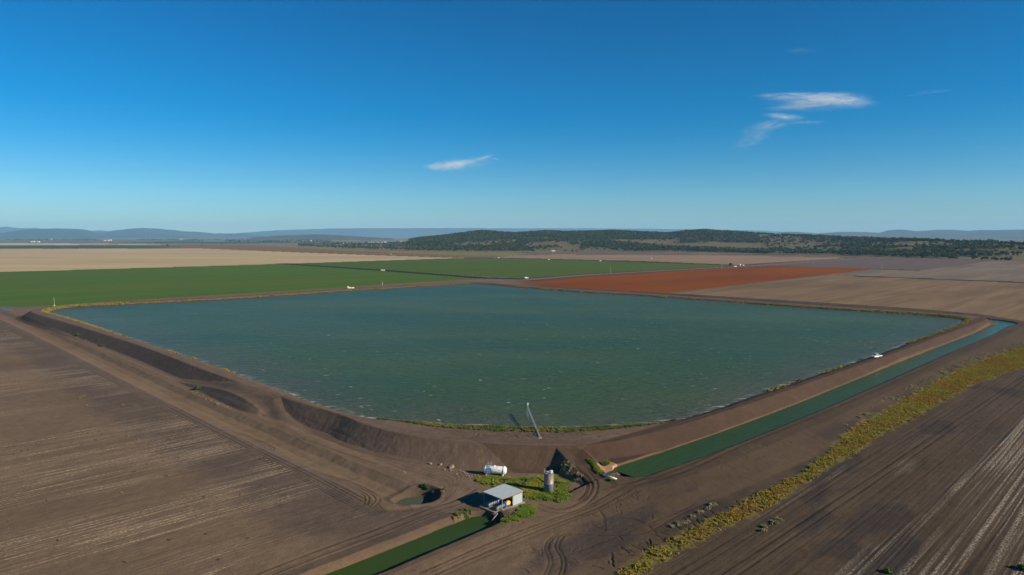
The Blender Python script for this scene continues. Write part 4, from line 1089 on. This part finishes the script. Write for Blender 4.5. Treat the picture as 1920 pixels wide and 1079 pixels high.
# ------------------------------------------------------------------ small things on the banks and far out
def post_thing(px, py, h, label, z=None, box=None, cross=False, r=.11):
    x, y = at(px, py, 0 if z is None else z); zz = ground_z(x, y)
    t = tag(empty('pole', (x, y, zz)), label, 'pole')
    MB().tube([(0, 0, -.3), (0, 0, h)], [r*1.2, r*.8], 8).build('shaft', POLE, t)
    if box: MB().box((.1, -.15, box), (.8, .6, .8)).build('box', WHITE, t, bevel=.03)
    if cross: MB().box((0, 0, h-.5), (2.2, .12, .14)).build('crossarm', TIMBER, t)
    return t
post_thing(102, 574, 7.6, 'thin pale pole with white box at its foot beside the left corner of the reservoir', box=.4, r=.13)
post_thing(717, 538, 7.2, 'thin pole carrying a white box halfway up on the far left bank', box=3.6, r=.15)
for px, py, h, lb in [(1145, 513, 11, 'thin power pole beside the pale road at the middle of the red crop'), (1353, 504.3, 11, 'thin power pole beside the pale road left of the dark bush'),
                      (1526, 500.8, 13, 'thin power pole behind the far edge of the red crop'), (1653.5, 504.2, 13, 'thin power pole at the end of the red crop before the grey stubble'),
                      (777, 479.5, 12, 'faint power pole in the red brown strip')]:
    post_thing(px, py, h, lb, cross=True, r=.2)
# concrete inlet on the far left bank
x, y = at(656, 541.5, 4.0)
hd = tag(empty('concrete_inlet', (x, y, ground_z(x, y)), math.radians(8)), 'white concrete inlet with tapering wing on the far left bank', 'inlet')
mb = MB(); mb.add([(-2.2, -.5, -.4), (1.2, -.5, -.4), (1.0, -.5, .9), (-.9, -.5, 1.5), (-2.4, -.5, 2.6), (-2.2, .6, -.4), (1.2, .6, -.4), (1.0, .6, .9), (-.9, .6, 1.5), (-2.4, .6, 2.6)],
    [(0,1,2,3,4), (9,8,7,6,5), (0,5,6,1), (1,6,7,2), (2,7,8,3), (3,8,9,4), (4,9,5,0)]); mb.build('inlet_wall', WHITE, hd)
mb = MB(); mb.add([(1.0, -.45, -.4), (5.0, -.3, -.4), (4.8, -.3, .7), (3.0, -.4, 1.2), (1.0, -.45, .7), (1.0, .5, -.4), (5.0, .4, -.4), (4.8, .4, .7), (3.0, .5, 1.2), (1.0, .5, .7)],
    [(0,1,2,3,4), (9,8,7,6,5), (0,5,6,1), (1,6,7,2), (2,7,8,3), (3,8,9,4), (4,9,5,0)]); mb.build('wing_wall', WHITE, hd)
def culvert(px, py, L, label, h=1.6):
    x, y = at(px, py); t = tag(empty('culvert', (x, y, 0), math.radians(5)), label, 'culvert', 'white culverts along the tracks')
    MB().box((0, 0, h/2), (L, .5, h)).build('headwall', WHITE, t, bevel=.1)
    mb = MB(); mb.box((-L/2-.3, .8, h*.35), (.4, 2.0, h*.7)); mb.box((L/2+.3, .8, h*.35), (.4, 2.0, h*.7)); mb.build('wing_wall', WHITE, t)
    return t
for px, py, L, lb in [(716, 507.6, 2.4, 'left of the paired white culverts on the diagonal dark track'), (720, 507.8, 2.0, 'right of the paired white culverts on the diagonal dark track'),
                      (733, 477.3, 3.0, 'small white culvert at the edge of the pale field'), (935, 483.8, 3.5, 'small white culvert at the left end of the track behind the green crop'),
                      (1029.5, 487.3, 3.0, 'small white culvert on the track below the farm shed'), (1126, 489.9, 3.5, 'small white culvert halfway along the track behind the green crop'),
                      (1379, 500.6, 4.5, 'low pale culvert beside the dark round bush'), (1222, 485.2, 2.0, 'tiny white culvert inside the tan stubble field'), (1394, 498.6, 2.5, 'little pale culvert at the end of the pale road')]:
    culvert(px, py, L, lb)
def round_tank(px, py, r, h, label):
    x, y = at(px, py); t = tag(empty('water_tank', (x, y, 0)), label, 'tank')
    mb = MB(); lathe(mb, [(r, 0), (r, h)], 24); mb.build('shell', WHITE, t, True); mb = MB(); lathe(mb, [(r*1.04, h), (r*.5, h+.25*r), (0, h+.35*r)], 24); mb.build('roof', WHITE, t); return t
round_tank(1387.5, 499, 1.6, 3.6, 'upright white tank at the corner of the green crop and the tan stubble')
round_tank(1047, 464.5, 3.2, 8, 'white silo against the trees above the farm shed')
# white vehicle at the corner of the fields
x, y = at(987.3, 522.8)
van = tag(empty('van', (x, y, 0), math.radians(4)), 'white van parked where the dark track meets the pale road', 'van')
mb = MB(); mb.add(*body_prism([(-2.6, .4), (-2.6, 2.2), (1.1, 2.25), (2.0, 1.35), (2.7, 1.2), (2.75, .4)], 2.0, .12)); mb.build('body', CARW, van, bevel=.08)
MB().box((1.0, 0, 1.75), (.9, 2.02, .5)).build('window', GLASS, van)
for xx in (-1.7, 1.8):
    for s in (-1, 1):
        mb = MB(); lathe(mb, [(.0, -.12), (.38, -.12), (.38, .12), (.0, .12)], 16, 'X'); w = mb.build('wheel', RUBBER, van); w.location = (xx, s*.92, .38); w.rotation_euler = (0, 0, PI/2)
# farm buildings
def house(px, py, L, Wd, H, label, wall=WHITE, roofm=GALV, rz=0.1, cat='shed'):
    x, y = at(px, py); z = base_z(x, y)
    if z > .5:
        for _ in range(30): x, y = at(px, py, z); z = .5*z+.5*base_z(x, y)
    t = tag(empty('farm_building', (x, y, z-.2), rz), label, cat, None)
    MB().box((0, 0, H/2), (L, Wd, H)).build('wall', wall, t)
    r = H*.45; mb = MB(); o_ = .4
    mb.add([(-L/2-o_, -Wd/2-o_, H-.05), (L/2+o_, -Wd/2-o_, H-.05), (L/2+o_, 0, H+r), (-L/2-o_, 0, H+r), (-L/2-o_, Wd/2+o_, H-.05), (L/2+o_, Wd/2+o_, H-.05)], [(0,1,2,3), (3,2,5,4), (0,3,4), (1,5,2)])
    mb.build('roof', roofm, t)
    MB().box((L*.12, -Wd/2-.05, H*.4), (L*.25, .08, H*.8)).build('door', DARKST, t)
    return t
TINW = flat_mat('pale tin roof', (.62, .60, .56), .5, .1)
TANW = flat_mat('cream wall', (.55, .43, .30), .8)
house(1037, 473, 15, 9, 4.5, 'open farm shed with pale roof alone in the brown paddock', TIMBER, TINW, .35)
for px, py, L, H, lb, w in [(640,459.2,22,6,'first white roofed shed at the left end of the gum belt',WHITE),(646,458.4,26,6,'longer white shed second at the left end of the gum belt',WHITE),
        (692,457.2,26,6,'small pale shed left of the twin white gables above the belt',TANW),(699,457,22,7,'left of the twin white gables above the belt',WHITE),
        (708,456.8,24,8,'right of the twin white gables above the belt',WHITE),(717,456.2,16,7,'narrow pale building right of the twin gables',TANW),(722,455.6,18,8,'tall white building right of the twin gables',WHITE),
        (753,453.6,20,6,'left of two small white roofs before the long cream sheds',WHITE),(758.5,453.4,14,6,'right of two small white roofs before the long cream sheds',WHITE),
        (769,453.8,44,9,'first of the long cream sheds under the wooded hill',TANW),(781,453.2,48,9,'second and longest cream shed under the wooded hill',TANW),
        (788,452.6,20,9,'white end building among the cream sheds',WHITE),(797,452.4,40,8,'last cream shed at the right of the row under the wooded hill',TANW),
        (942,450.2,18,7,'pale house on the hillside above the yellow pasture',WHITE),(96,449.8,26,12,'bright white building under the left mountain',WHITE),
        (62,454.4,34,7,'low white shed on the plain below the bright white building',WHITE),(72,454.8,26,7,'second low white shed on the plain below the left mountain',WHITE),
        (200,452.2,60,8,'long cream buildings under the second mountain',TANW),(207,451.6,30,9,'white block beside the long cream buildings',WHITE),
        (340,449.6,40,10,'small white building on the centre left plain',WHITE),(583,452.8,22,9,'tiny white house in front of the bald hill',WHITE),(1775,454,16,6,'pale roof between trees on the right rise',TANW)]:
    house(px, py, L, L*.45, H, lb, w, TINW, random.uniform(-.2, .3), 'building')
# pipe at the head of the right channel
p0 = at(1131, 890, 1.6); p1 = at(1156, 899.5, 1.35)
pp = tag(empty('outlet_pipe', (p0[0], p0[1], 1.35)), 'pale pipe with guide frame at the near end of the right channel', 'pipe')
d = (p1[0]-p0[0], p1[1]-p0[1])
MB().tube([(0, 0, .15), (d[0], d[1], .05)], .26, 12).build('pipe', WHITE, pp, True)
mb = MB(); c = (d[0]*.72, d[1]*.72)
for k in (-.35, .35): mb.tube([(c[0]+k, c[1]+.2, -.3), (c[0]+k, c[1]+.2, 1.1)], .04, 6)
mb.tube([(c[0]-.35, c[1]+.2, 1.05), (c[0]+.35, c[1]+.2, 1.05)], .04, 6); mb.build('guide_frame', STEEL, pp)

# ------------------------------------------------------------------ rocks, clods and weed clumps
def rock_mesh(seed):
    rg = np.random.default_rng(seed); bm_v = []; n = 9; V = []; F = []
    for i in range(6):
        ph = PI*i/5
        for k in range(n):
            w = 2*PI*k/n; r = 1+.28*rg.normal()*(.6 if 0 < i < 5 else 0)
            V.append((r*math.sin(ph)*math.cos(w), .8*r*math.sin(ph)*math.sin(w), .62*r*math.cos(ph)))
    for i in range(5):
        for k in range(n): F.append((i*n+k, i*n+(k+1) % n, (i+1)*n+(k+1) % n, (i+1)*n+k))
    me = bpy.data.meshes.new('rock'); me.from_pydata(V, [], F); me.materials.append(ROCKM); return me
RK = [rock_mesh(s) for s in range(4)]
def rock(px, py, r, label, group=None):
    x, y = at(px, py); z = ground_z(x, y); o = bpy.data.objects.new('rock', random.choice(RK)); COL.objects.link(o)
    o.location = (x, y, z+.2*r); o.scale = (r, r, r); o.rotation_euler = (0, 0, random.uniform(0, 6)); return tag(o, label, 'rock', group)
rock(806.5, 870.2, .55, 'pale clod at the left end of the scatter at the bank foot'); rock(846.5, 877.5, .75, 'largest pale boulder in the scatter at the bank foot')
rock(826, 872, .5, 'flat pale clod above the scatter at the bank foot')
for px, py, r in [(803, 869, .3), (822, 876.5, .25), (833.5, 881.5, .35), (843, 880, .4), (845, 883, .3), (856, 888.8, .3), (864, 884.5, .3), (867.5, 884.8, .32), (870, 886, .28), (872.5, 889, .35), (876, 889.5, .28), (874, 892, .25), (879, 893.5, .3), (884, 893, .3), (760, 888, .2), (757, 886, .22), (862, 882, .22), (881, 896, .25)]:
    rock(px, py, r, 'small pale clod scattered on the clay left of the white tank', 'clods scattered at the bank foot')
WEED = leaf_mat('dry weed leaves', ((.17, .135, .075), (.25, .19, .11), (.15, .13, .055)), .2, .5)
GREENB = leaf_mat('green bush leaves', ((.035, .085, .018), (.07, .13, .03)), .8, .5)
def clump_mesh(seed, n=90):
    rg = np.random.default_rng(seed); V, F = leaf_cloud([(0, 0, .35, .5, .7), (.3, .1, .25, .35, .7), (-.3, -.1, .25, .35, .7)], n, .16, rg)
    me = bpy.data.meshes.new('weed_clump'); me.from_pydata([tuple(v) for v in V], [], F); return me
CLM = [clump_mesh(s) for s in range(3)]
for m_ in CLM: m_.materials.append(WEED)
CLG = [clump_mesh(s+10, 220) for s in range(2)]
for m_ in CLG: m_.materials.append(GREENB)
def clump(px, py, s, label, group=None, green=False):
    x, y = at(px, py); z = ground_z(x, y); o = bpy.data.objects.new('bush' if green else 'weed_clump', random.choice(CLG if green else CLM)); COL.objects.link(o)
    o.location = (x, y, z); o.scale = (s, s, s*.8); o.rotation_euler = (0, 0, random.uniform(0, 6)); return tag(o, label, 'bush' if green else 'weed', group)
o0, q0 = (0, 760), .2956
wl = [(185,347,1.1),(83,312,.8),(138,293,.7),(184,284,.8),(382,247,.8),(455,238,.8),(606,220,.7),(530,185,.7),(557,180,.8),(650,182,.6),(808,200,.9),(876,218,.6),(953,247,.6),(1085,213,.8),(1105,170,.6),(1160,166,.7),(1200,155,.7),(850,425,.9),(935,376,.7),(1062,450,.9),(770,556,.7),(307,603,.8),(285,627,.6),(62,736,.7),(383,857,1.0),(800,997,.9),(1300,583,.9),(1540,567,1.0),(1318,818,.8),(1085,856,.9),(1390,980,.7),(1293,362,.8),(245,228,.6),(63,190,.6),(320,177,.6),(525,250,.6),(560,75,.7),(860,5,.7),(910,18,.7),(845,30,.6),(783,4,.6),(1090,78,.7),(1005,85,.6),(630,160,.5),(125,130,.5),(95,262,.7),(765,268,.5),(1000,15,.5),(1575,845,.7)]
for a, b, s in wl: clump(o0[0]+a*q0, o0[1]+b*q0, s*.75, 'dry weed clump standing in the straw rows of the left field', 'weed clumps in the left field')
for a, b, s in [(470,552,1.2),(445,562,1.0),(275,583,.8),(290,582,.8),(316,573,.7),(487,604,1.1),(537,550,.8),(637,585,.9),(690,600,.9),(765,603,.8),(812,613,.8),(495,665,.7),(405,387,1.0),(365,368,.8),(490,425,.9),(580,460,.9),(605,490,.8),(25,210,.9),(60,215,.7)]:
    clump(a*.3337, 560+b*.3337, s*.8, 'dry weed clump standing in the straw rows of the left field', 'weed clumps in the left field')
clump(795, 911.5, 1.35, 'green bush above the rim of the round sump', None, True); clump(800, 913, .9, 'smaller green bush touching the bush above the sump rim', None, True)
clump(812, 917.5, .8, 'small dull bush left of two at the sump rim', None, False); clump(831, 919, 1.1, 'dull brown bush right of the sump rim', None, False)
clump(145, 632, 2.2, 'upper green bush at the foot of the left bank', None, True); clump(190, 650, 2.4, 'lower green bush at the foot of the left bank', None, True)
clump(162, 640, 1.2, 'small dry bush between the green bushes on the left bank', None, False)
clump(371, 733, 2.0, 'green tuft by the dark side of the left ramp', None, True)
clump(1665, 1074, 1.3, 'round dark green bush at the bottom edge of the fallow field', None, True)
clump(1917, 1068, 1.6, 'dark bush in the bottom right corner', None, True)

# ------------------------------------------------------------------ grass and weeds (uncountable)
def grass(name, P, m, label, h, w, blades, seed, zoff=0.0, hfun=None):
    rg = np.random.default_rng(seed); P = np.asarray(P); n = len(P)
    z = terrain(P[:, 0], P[:, 1])
    V = np.zeros((n, blades, 4, 3), np.float32); sc = (.55+.9*rg.random(n))*(1 if hfun is None else hfun)
    for k in range(blades):
        a = rg.random(n)*6.28; lean = .1+.45*rg.random(n); hh = h*sc*(.6+.6*rg.random(n)); ww = w*sc*(.6+.8*rg.random(n))
        bx_ = P[:, 0]+rg.normal(size=n)*w*.8; by_ = P[:, 1]+rg.normal(size=n)*w*.8
        cx, sx_ = np.cos(a), np.sin(a); b = a+PI/2+rg.normal(size=n)*.4
        for q, (s, t, f) in enumerate([(-.5, 0, 0), (.5, 0, 0), (.32, .75, .8), (-.25, 1, 1.0)]):
            V[:, k, q, 0] = bx_+cx*ww*s+np.cos(b)*lean*hh*f; V[:, k, q, 1] = by_+sx_*ww*s+np.sin(b)*lean*hh*f; V[:, k, q, 2] = z-.05+hh*t+zoff
    V = V.reshape(-1, 3); F = np.arange(len(V)).reshape(-1, 4)
    return tag(np_mesh(name, V, F, m), label, 'grass', kind='stuff')
def in_poly(poly, n, seed, z=0.0, thin=None):
    rg = np.random.default_rng(seed); Q = AT(poly, z); lo, hi = Q.min(0), Q.max(0); out = []
    while sum(map(len, out)) < n:
        p = lo+(hi-lo)*rg.random((n*3, 2)); p = p[inside(p[:, 0], p[:, 1], Q)]
        d = -sdist(p[:, 0], p[:, 1], Q, 30); p = p[rg.random(len(p)) < sstep(0, 1.7, d+(fbm(p[:, 0], p[:, 1], 1.8, 3, 111)-.55)*3.2)]
        if thin is not None: p = p[rg.random(len(p)) < thin(p)] if len(p) else p
        out.append(p)
    return np.vstack(out)[:n]
GR_LUSH = leaf_mat('lush weeds', ((.09, .17, .025), (.21, .23, .035), (.27, .25, .04)), .35, .5)
GR_SHORE = leaf_mat('shore weeds', ((.08, .15, .03), (.18, .20, .045), (.27, .24, .08)), .3, .5)
GR_YEL = leaf_mat('yellow shore weeds', ((.26, .21, .04), (.33, .26, .05)), .3, .5)
GR_STRIP = leaf_mat('yellowing weed strip', ((.27, .245, .04), (.40, .315, .055), (.36, .225, .045)), .22, .55)
GR_DRY = leaf_mat('dry straw tufts', ((.20, .18, .08), (.30, .24, .14)), .4, .5)
avoid = lambda p: (np.maximum(np.abs((p[:, 0]-SC[0])*math.cos(ANG0)+(p[:, 1]-SC[1])*math.sin(ANG0)-.0)-3.9, np.abs(-(p[:, 0]-SC[0])*math.sin(ANG0)+(p[:, 1]-SC[1])*math.cos(ANG0))-3.4) > 0)*1.0
edge_n = lambda p: avoid(p)*sstep(.36, .5, fbm(p[:, 0], p[:, 1], 2.4, 3, 91))
A1 = in_poly([(884,889),(905,893),(950,895),(1000,894),(1048,890),(1066,897),(1076,918),(1068,938),(1035,946),(992,940),(965,926),(930,918),(895,906)], 5200, 1, thin=edge_n)
A2 = in_poly([(978,946),(1006,952),(1008,966),(985,978),(955,986),(930,990),(938,980),(962,966)], 2000, 2, thin=edge_n)
A3 = in_poly([(842,964),(862,955),(882,956),(886,966),(878,974),(860,974)], 420, 3, thin=edge_n)
A4 = in_poly([(1046,886),(1062,880),(1082,892),(1092,903),(1080,908),(1062,900)], 90, 4, thin=edge_n)
grass('weed_patch', np.vstack([A1, A2]), GR_LUSH, 'lush green and yellow weeds round the silo and pump shed', .40, .14, 16, 5, hfun=.35+1.0*fbm(np.vstack([A1, A2])[:, 0], np.vstack([A1, A2])[:, 1], 1.9, 3, 104))
grass('weed_patch', A3, GR_SHORE, 'green weeds on the left lip of the channel beside the pump shed deck', .35, .16, 10, 61)
grass('weed_patch', A4, GR_DRY, 'dull scrubby weeds in the dark hollow behind the silo', .4, .16, 10, 6)
R1 = in_poly([(1136,890),(1120,887),(1105,875),(1098,868),(1107,868),(1122,880),(1140,893),(1150,900),(1145,902)], 600, 7, 1.6)
R2 = in_poly([(1124,866),(1130,860),(1142,862),(1146,868),(1132,870)], 220, 8, 2.0)
grass('weed_patch', np.vstack([R1, R2]), GR_LUSH, 'bright weeds round the rubble at the head of the right channel', .45, .18, 12, 9)
# shore weeds of the near corner
def along(P, a, b, n, spread, seed):
    """points beside the reservoir waterline between two pixels, outside the water"""
    rg = np.random.default_rng(seed); Q = np.array(P); pa, pb = np.array(at(*a, Z_W)), np.array(at(*b, Z_W))
    ia = np.linalg.norm(Q-pa, axis=1).argmin(); ib = np.linalg.norm(Q-pb, axis=1).argmin()
    seg = Q[ia:ib+1] if ib > ia else np.vstack([Q[ia:], Q[:ib+1]])
    L = np.concatenate([[0], np.cumsum(np.linalg.norm(np.diff(seg, axis=0), axis=1))]); s = rg.random(n)*L[-1]
    x = np.interp(s, L, seg[:, 0]); y = np.interp(s, L, seg[:, 1]); t = s/L[-1]
    tx_ = np.interp(s+.5, L, seg[:, 0])-np.interp(s-.5, L, seg[:, 0]); ty_ = np.interp(s+.5, L, seg[:, 1])-np.interp(s-.5, L, seg[:, 1]); l = np.hypot(tx_, ty_)+1e-6
    off = rg.random(n)*spread(t)+.1
    return np.stack([x+ty_/l*off*SGN, y-tx_/l*off*SGN], 1), off
SGN = 1.0
tst = W[len(W)//2]-W[len(W)//2-1]; mid = (W[len(W)//2]+W[len(W)//2-1])/2; nn_ = np.array([tst[1], -tst[0]])/np.linalg.norm(tst)
if sdist(np.array([mid[0]+nn_[0]]), np.array([mid[1]+nn_[1]]), W, 40)[0] < 0: SGN = -1.0
p, _ = along(W, (1255, 791), (705, 787), 5200, lambda t: 1.2+7.5*np.sin(PI*np.clip(t, 0, 1))**.8, 21)
p = p[RNG.random(len(p)) < .25+.75*sstep(.35, .55, fbm(p[:, 0], p[:, 1], 5, 3, 93))]
grass('shore_weeds', p, GR_SHORE, 'green weeds fringing the near corner of the reservoir', .40, .14, 16, 22)
p, _ = along(W, (190, 617), (240, 571), 1500, lambda t: .8+4.5*sstep(.2, .8, t), 23); p2, _ = along(W, (240, 571), (900, 533.3), 2200, lambda t: 2.4-1.5*t, 24)
p3, _ = along(W, (1440, 572), (1808, 603.5), 1500, lambda t: .8+3.0*t, 25); p4, _ = along(W, (1808, 603.5), (1700, 645), 700, lambda t: 4-2.5*t, 26); p5, _ = along(W, (960, 538), (1440, 572), 1500, lambda t: 1.4+0*t, 27)
k2 = sstep(.38, .52, fbm(p2[:, 0], p2[:, 1], 12, 3, 94)); p2 = p2[RNG.random(len(p2)) < np.maximum(k2, 1-sstep(-380, -250, p2[:, 0]))]
p5 = p5[fbm(p5[:, 0], p5[:, 1], 14, 3, 95) > .5]
p6, _ = along(W, (1640, 667), (1420, 741), 260, lambda t: 1.2+0*t, 28); p6 = p6[fbm(p6[:, 0], p6[:, 1], 9, 3, 96) > .52]
p7, _ = along(W, (440, 700), (190, 617), 260, lambda t: .7+0*t, 29); p7 = p7[fbm(p7[:, 0], p7[:, 1], 14, 3, 97) > .5]
grass('shore_weeds', np.vstack([p, p2, p3, p4, p5, p6, p7]), GR_YEL, 'yellow weeds lining the far corners and far banks of the reservoir', .5, .55, 6, 30)
# the long weed strip on the right
st_n = lambda p: .75+.25*sstep(.36, .52, fbm(p[:, 0], p[:, 1], 3.0, 3, 98))
p = in_poly(STRIP, 27000, 31, thin=st_n)
grass('weed_strip', p, GR_STRIP, 'long yellow green weed strip beside the fallow field',   .36, .15, 14, 32, hfun=.5+.85*fbm(p[:, 0], p[:, 1], 2.5, 3, 102))
o5, q5 = (1100, 780), .2772
p = in_poly([(o5[0]+a*q5, o5[1]+b*q5) for a, b in [(560,750),(680,690),(770,620),(900,580),(900,610),(780,665),(690,730),(590,775)]], 260, 33, thin=lambda p: sstep(.48, .6, fbm(p[:, 0], p[:, 1], 2.2, 3, 99)))
pb = in_poly([(o5[0]+a*q5, o5[1]+b*q5) for a, b in [(1100,790),(1200,740),(1310,690),(1320,710),(1210,780),(1110,815)]], 240, 34, thin=lambda p: sstep(.4, .6, fbm(p[:, 0], p[:, 1], 2.2, 3, 100)))
pc_ = in_poly([(1600,820),(1650,790),(1700,752),(1790,700),(1920,645),(1920,640),(1780,690),(1690,735),(1620,775),(1560,815)], 900, 35, thin=lambda p: sstep(.5, .62, fbm(p[:, 0], p[:, 1], 4, 3, 101)))
grass('weed_patch', np.vstack([p, pb, pc_]), GR_DRY, 'thin dull weeds straggling beside the long weed strip', .4, .2, 9, 36)
p = in_poly([(358,731),(384,744),(430,765),(462,783),(497,789),(490,792),(440,775),(390,752),(352,738)], 40, 37)
grass('weed_patch', p[p[:, 0] < at(455, 770)[0]], GR_DRY, 'straw tufts along the foot of the dark left bank', .3, .12, 6, 39)

# ------------------------------------------------------------------ clouds: thin wisps of droplets high over the plain
def cloud(label, px, py, dist, wisps, dens):
    th = math.atan2(px-960, FPX); x, y = dist*math.sin(th), dist*math.cos(th); k = dist*math.cos(th)/FPX
    root = tag(empty('cloud', (x, y, 60+(HOR-py)*k), -th), label, 'cloud')
    for i, (ox, oy, w, h, rot, dn) in enumerate(wisps):
        m = bpy.data.materials.new('cloud wisp'); m.use_nodes = True; nt = m.node_tree; nt.nodes.clear()
        out = nt.nodes.new('ShaderNodeOutputMaterial'); pv = nt.nodes.new('ShaderNodeVolumePrincipled'); nt.links.new(pv.outputs[0], out.inputs['Volume'])
        tc = N(nt, 'ShaderNodeTexCoord'); ln = N(nt, 'ShaderNodeVectorMath'); ln.operation = 'LENGTH'; nt.links.new(tc.outputs['Object'], ln.inputs[0])
        mp = N(nt, 'ShaderNodeMapping'); nt.links.new(tc.outputs['Object'], mp.inputs[0]); mp.inputs['Scale'].default_value = (1.5, 1.0, 1.1); mp.inputs['Location'].default_value = (i*3.7+px*.01, i*1.3, 0)
        nz = noise(nt, mp.outputs[0], 1.7, 8, .66, 1.1)
        fall = ramp(nt, ln.outputs['Value'], .0, 1.0, 1.0, 0.0)
        v = math_(nt, 'MULTIPLY', math_(nt, 'POWER', fall, 1.7), ramp(nt, nz, .43, .72))
        v = math_(nt, 'MULTIPLY', v, dens*dn)
        nt.links.new(v, pv.inputs['Density']); pv.inputs['Color'].default_value = (.90, .96, 1, 1); pv.inputs['Anisotropy'].default_value = .0
        n_ = 20; rows = 12; V = []; F = []
        for a in range(rows+1):
            for b in range(n_):
                ph = PI*a/rows; w_ = 2*PI*b/n_; V.append((math.sin(ph)*math.cos(w_), math.sin(ph)*math.sin(w_), math.cos(ph)))
        for a in range(rows):
            for b in range(n_): F.append((a*n_+b, (a+1)*n_+b, (a+1)*n_+(b+1) % n_, a*n_+(b+1) % n_))
        o = np_mesh('wisp', V, F, m, root)
        o.location = (ox*k, i*40, -oy*k); o.scale = (w*k/2, .3*w*k/2, h*k/2); o.rotation_euler = (0, math.radians(rot), 0)
    return root
cloud('long thin white cloud streak high at the right', 1525, 193, 9000, [(10,0,170,30,1,1.3),(-35,-12,190,13,4,.9),(-30,7,150,14,-1,1.0),(45,3,110,22,3,1.0),(60,8,110,20,4,.5),(-70,-14,90,9,2,.5),(0,-2,230,40,2,.25)], .023)
cloud('faint ragged cloud just below the long streak', 1440, 236, 6500, [(20,-12,90,16,8,.8),(-5,2,130,30,-12,.32),(-35,24,100,40,-25,.25),(60,-3,90,8,2,.3)], .05)
cloud('small white cloud wisp above the wooded hills', 868, 307, 9000, [(-28,6,90,22,-3,1.25),(-2,0,80,15,-8,1.1),(36,-9,64,9,-17,.8),(62,-9,40,6,12,.5),(-50,8,60,14,8,.7),(0,0,150,34,-8,.2)], .045)
cloud('barely visible cloud shred near the top right', 1485, 103, 9000, [(0,0,60,16,4,.3),(20,2,40,8,0,.25)], .014)
cloud('faint cloud shred at the right edge of the sky', 1735, 178, 9000, [(0,0,90,10,2,.35),(-30,2,60,6,-2,.25)], .012)
cloud('faint low cloud streak above the right woodland', 1588, 345, 12000, [(0,0,80,9,1,.35)], .012)

# ------------------------------------------------------------------ air
hz = MB().box((0, 0, 0), (72000, 72000, 700)).build('haze', bpy.data.materials.new('haze'))
hz.location = (0, 0, 700/2-5)
hz.data.vertices.foreach_get
m = hz.data.materials[0]; m.use_nodes = True; nt = m.node_tree; nt.nodes.clear()
out = nt.nodes.new('ShaderNodeOutputMaterial'); pv = nt.nodes.new('ShaderNodeVolumePrincipled'); nt.links.new(pv.outputs[0], out.inputs['Volume'])
pv.inputs['Color'].default_value = (.33, .67, 1.0, 1); pv.inputs['Density'].default_value = 3.0e-5; pv.inputs['Anisotropy'].default_value = 0.0
try: m.cycles.homogeneous_volume = True
except Exception: pass
tag(hz, 'thin blue haze over the whole plain', 'haze', kind='stuff')

# ------------------------------------------------------------------ sky, sun, camera
w = bpy.data.worlds.new('World'); S.world = w; w.use_nodes = True
nt = w.node_tree; bg = nt.nodes['Background']
sky = nt.nodes.new('ShaderNodeTexSky'); sky.sky_type = 'NISHITA'; sky.sun_disc = False
sky.sun_elevation = math.radians(SUN_EL); sky.sun_rotation = math.atan2(SUN_AZ[0], SUN_AZ[1]) % (2*PI)
sky.altitude = 350; sky.air_density = 1.0; sky.dust_density = .0; sky.ozone_density = 3.5
hs = nt.nodes.new('ShaderNodeHueSaturation'); hs.inputs['Saturation'].default_value = 1.6; hs.inputs['Value'].default_value = 1.0
nt.links.new(sky.outputs[0], hs.inputs['Color']); tint = nt.nodes.new('ShaderNodeMix'); tint.data_type = 'RGBA'; tint.blend_type = 'MULTIPLY'; tint.inputs[0].default_value = 1; 
tcw = nt.nodes.new('ShaderNodeTexCoord'); sx3 = nt.nodes.new('ShaderNodeSeparateXYZ'); nt.links.new(tcw.outputs['Generated'], sx3.inputs[0])
cr_ = nt.nodes.new('ShaderNodeValToRGB'); nt.links.new(sx3.outputs['Z'], cr_.inputs[0]); els = cr_.color_ramp.elements
stops = [(.02, (.62, .84, 1.12)), (.09, (.52, .88, 1.08)), (.19, (.20, .97, 1.04)), (.33, (.03, .84, .93)), (.7, (.4, .95, 1.05))]   # clear dry inland air: deep blue overhead
els[0].position = stops[0][0]; els[0].color = (*[c/1.4 for c in stops[0][1]], 1); els[1].position = stops[-1][0]; els[1].color = (*[c/1.4 for c in stops[-1][1]], 1)
for p_, c_ in stops[1:-1]: e_ = els.new(p_); e_.color = (*[c/1.4 for c in c_], 1)
nt.links.new(cr_.outputs[0], tint.inputs[7])
nt.links.new(hs.outputs[0], tint.inputs[6]); nt.links.new(tint.outputs[2], bg.inputs[0]); bg.inputs[1].default_value = .064*1.4
L = bpy.data.lights.new('sun', 'SUN'); L.energy = 5.0; L.angle = math.radians(.5); L.color = (1.0, .89, .71)
lo = bpy.data.objects.new('sun', L); COL.objects.link(lo)
sd = Vector((SUN_AZ[0]*math.cos(math.radians(SUN_EL)), SUN_AZ[1]*math.cos(math.radians(SUN_EL)), math.sin(math.radians(SUN_EL))))
lo.rotation_euler = sd.to_track_quat('Z', 'Y').to_euler()
cam = bpy.data.cameras.new('camera'); cam.sensor_width = 36; cam.lens = 36*FPX/1920; cam.clip_start = .5; cam.clip_end = 120000
co = bpy.data.objects.new('camera', cam); COL.objects.link(co); co.location = (0, 0, CAMZ); co.rotation_euler = (PI/2-TH, 0, 0)
S.camera = co
S.view_settings.view_transform = 'Standard'; S.view_settings.look = 'None'; S.view_settings.exposure = 0.62; S.view_settings.gamma = 1.0
S.cycles.max_bounces = 6; S.cycles.volume_bounces = 2; S.cycles.use_denoising = True
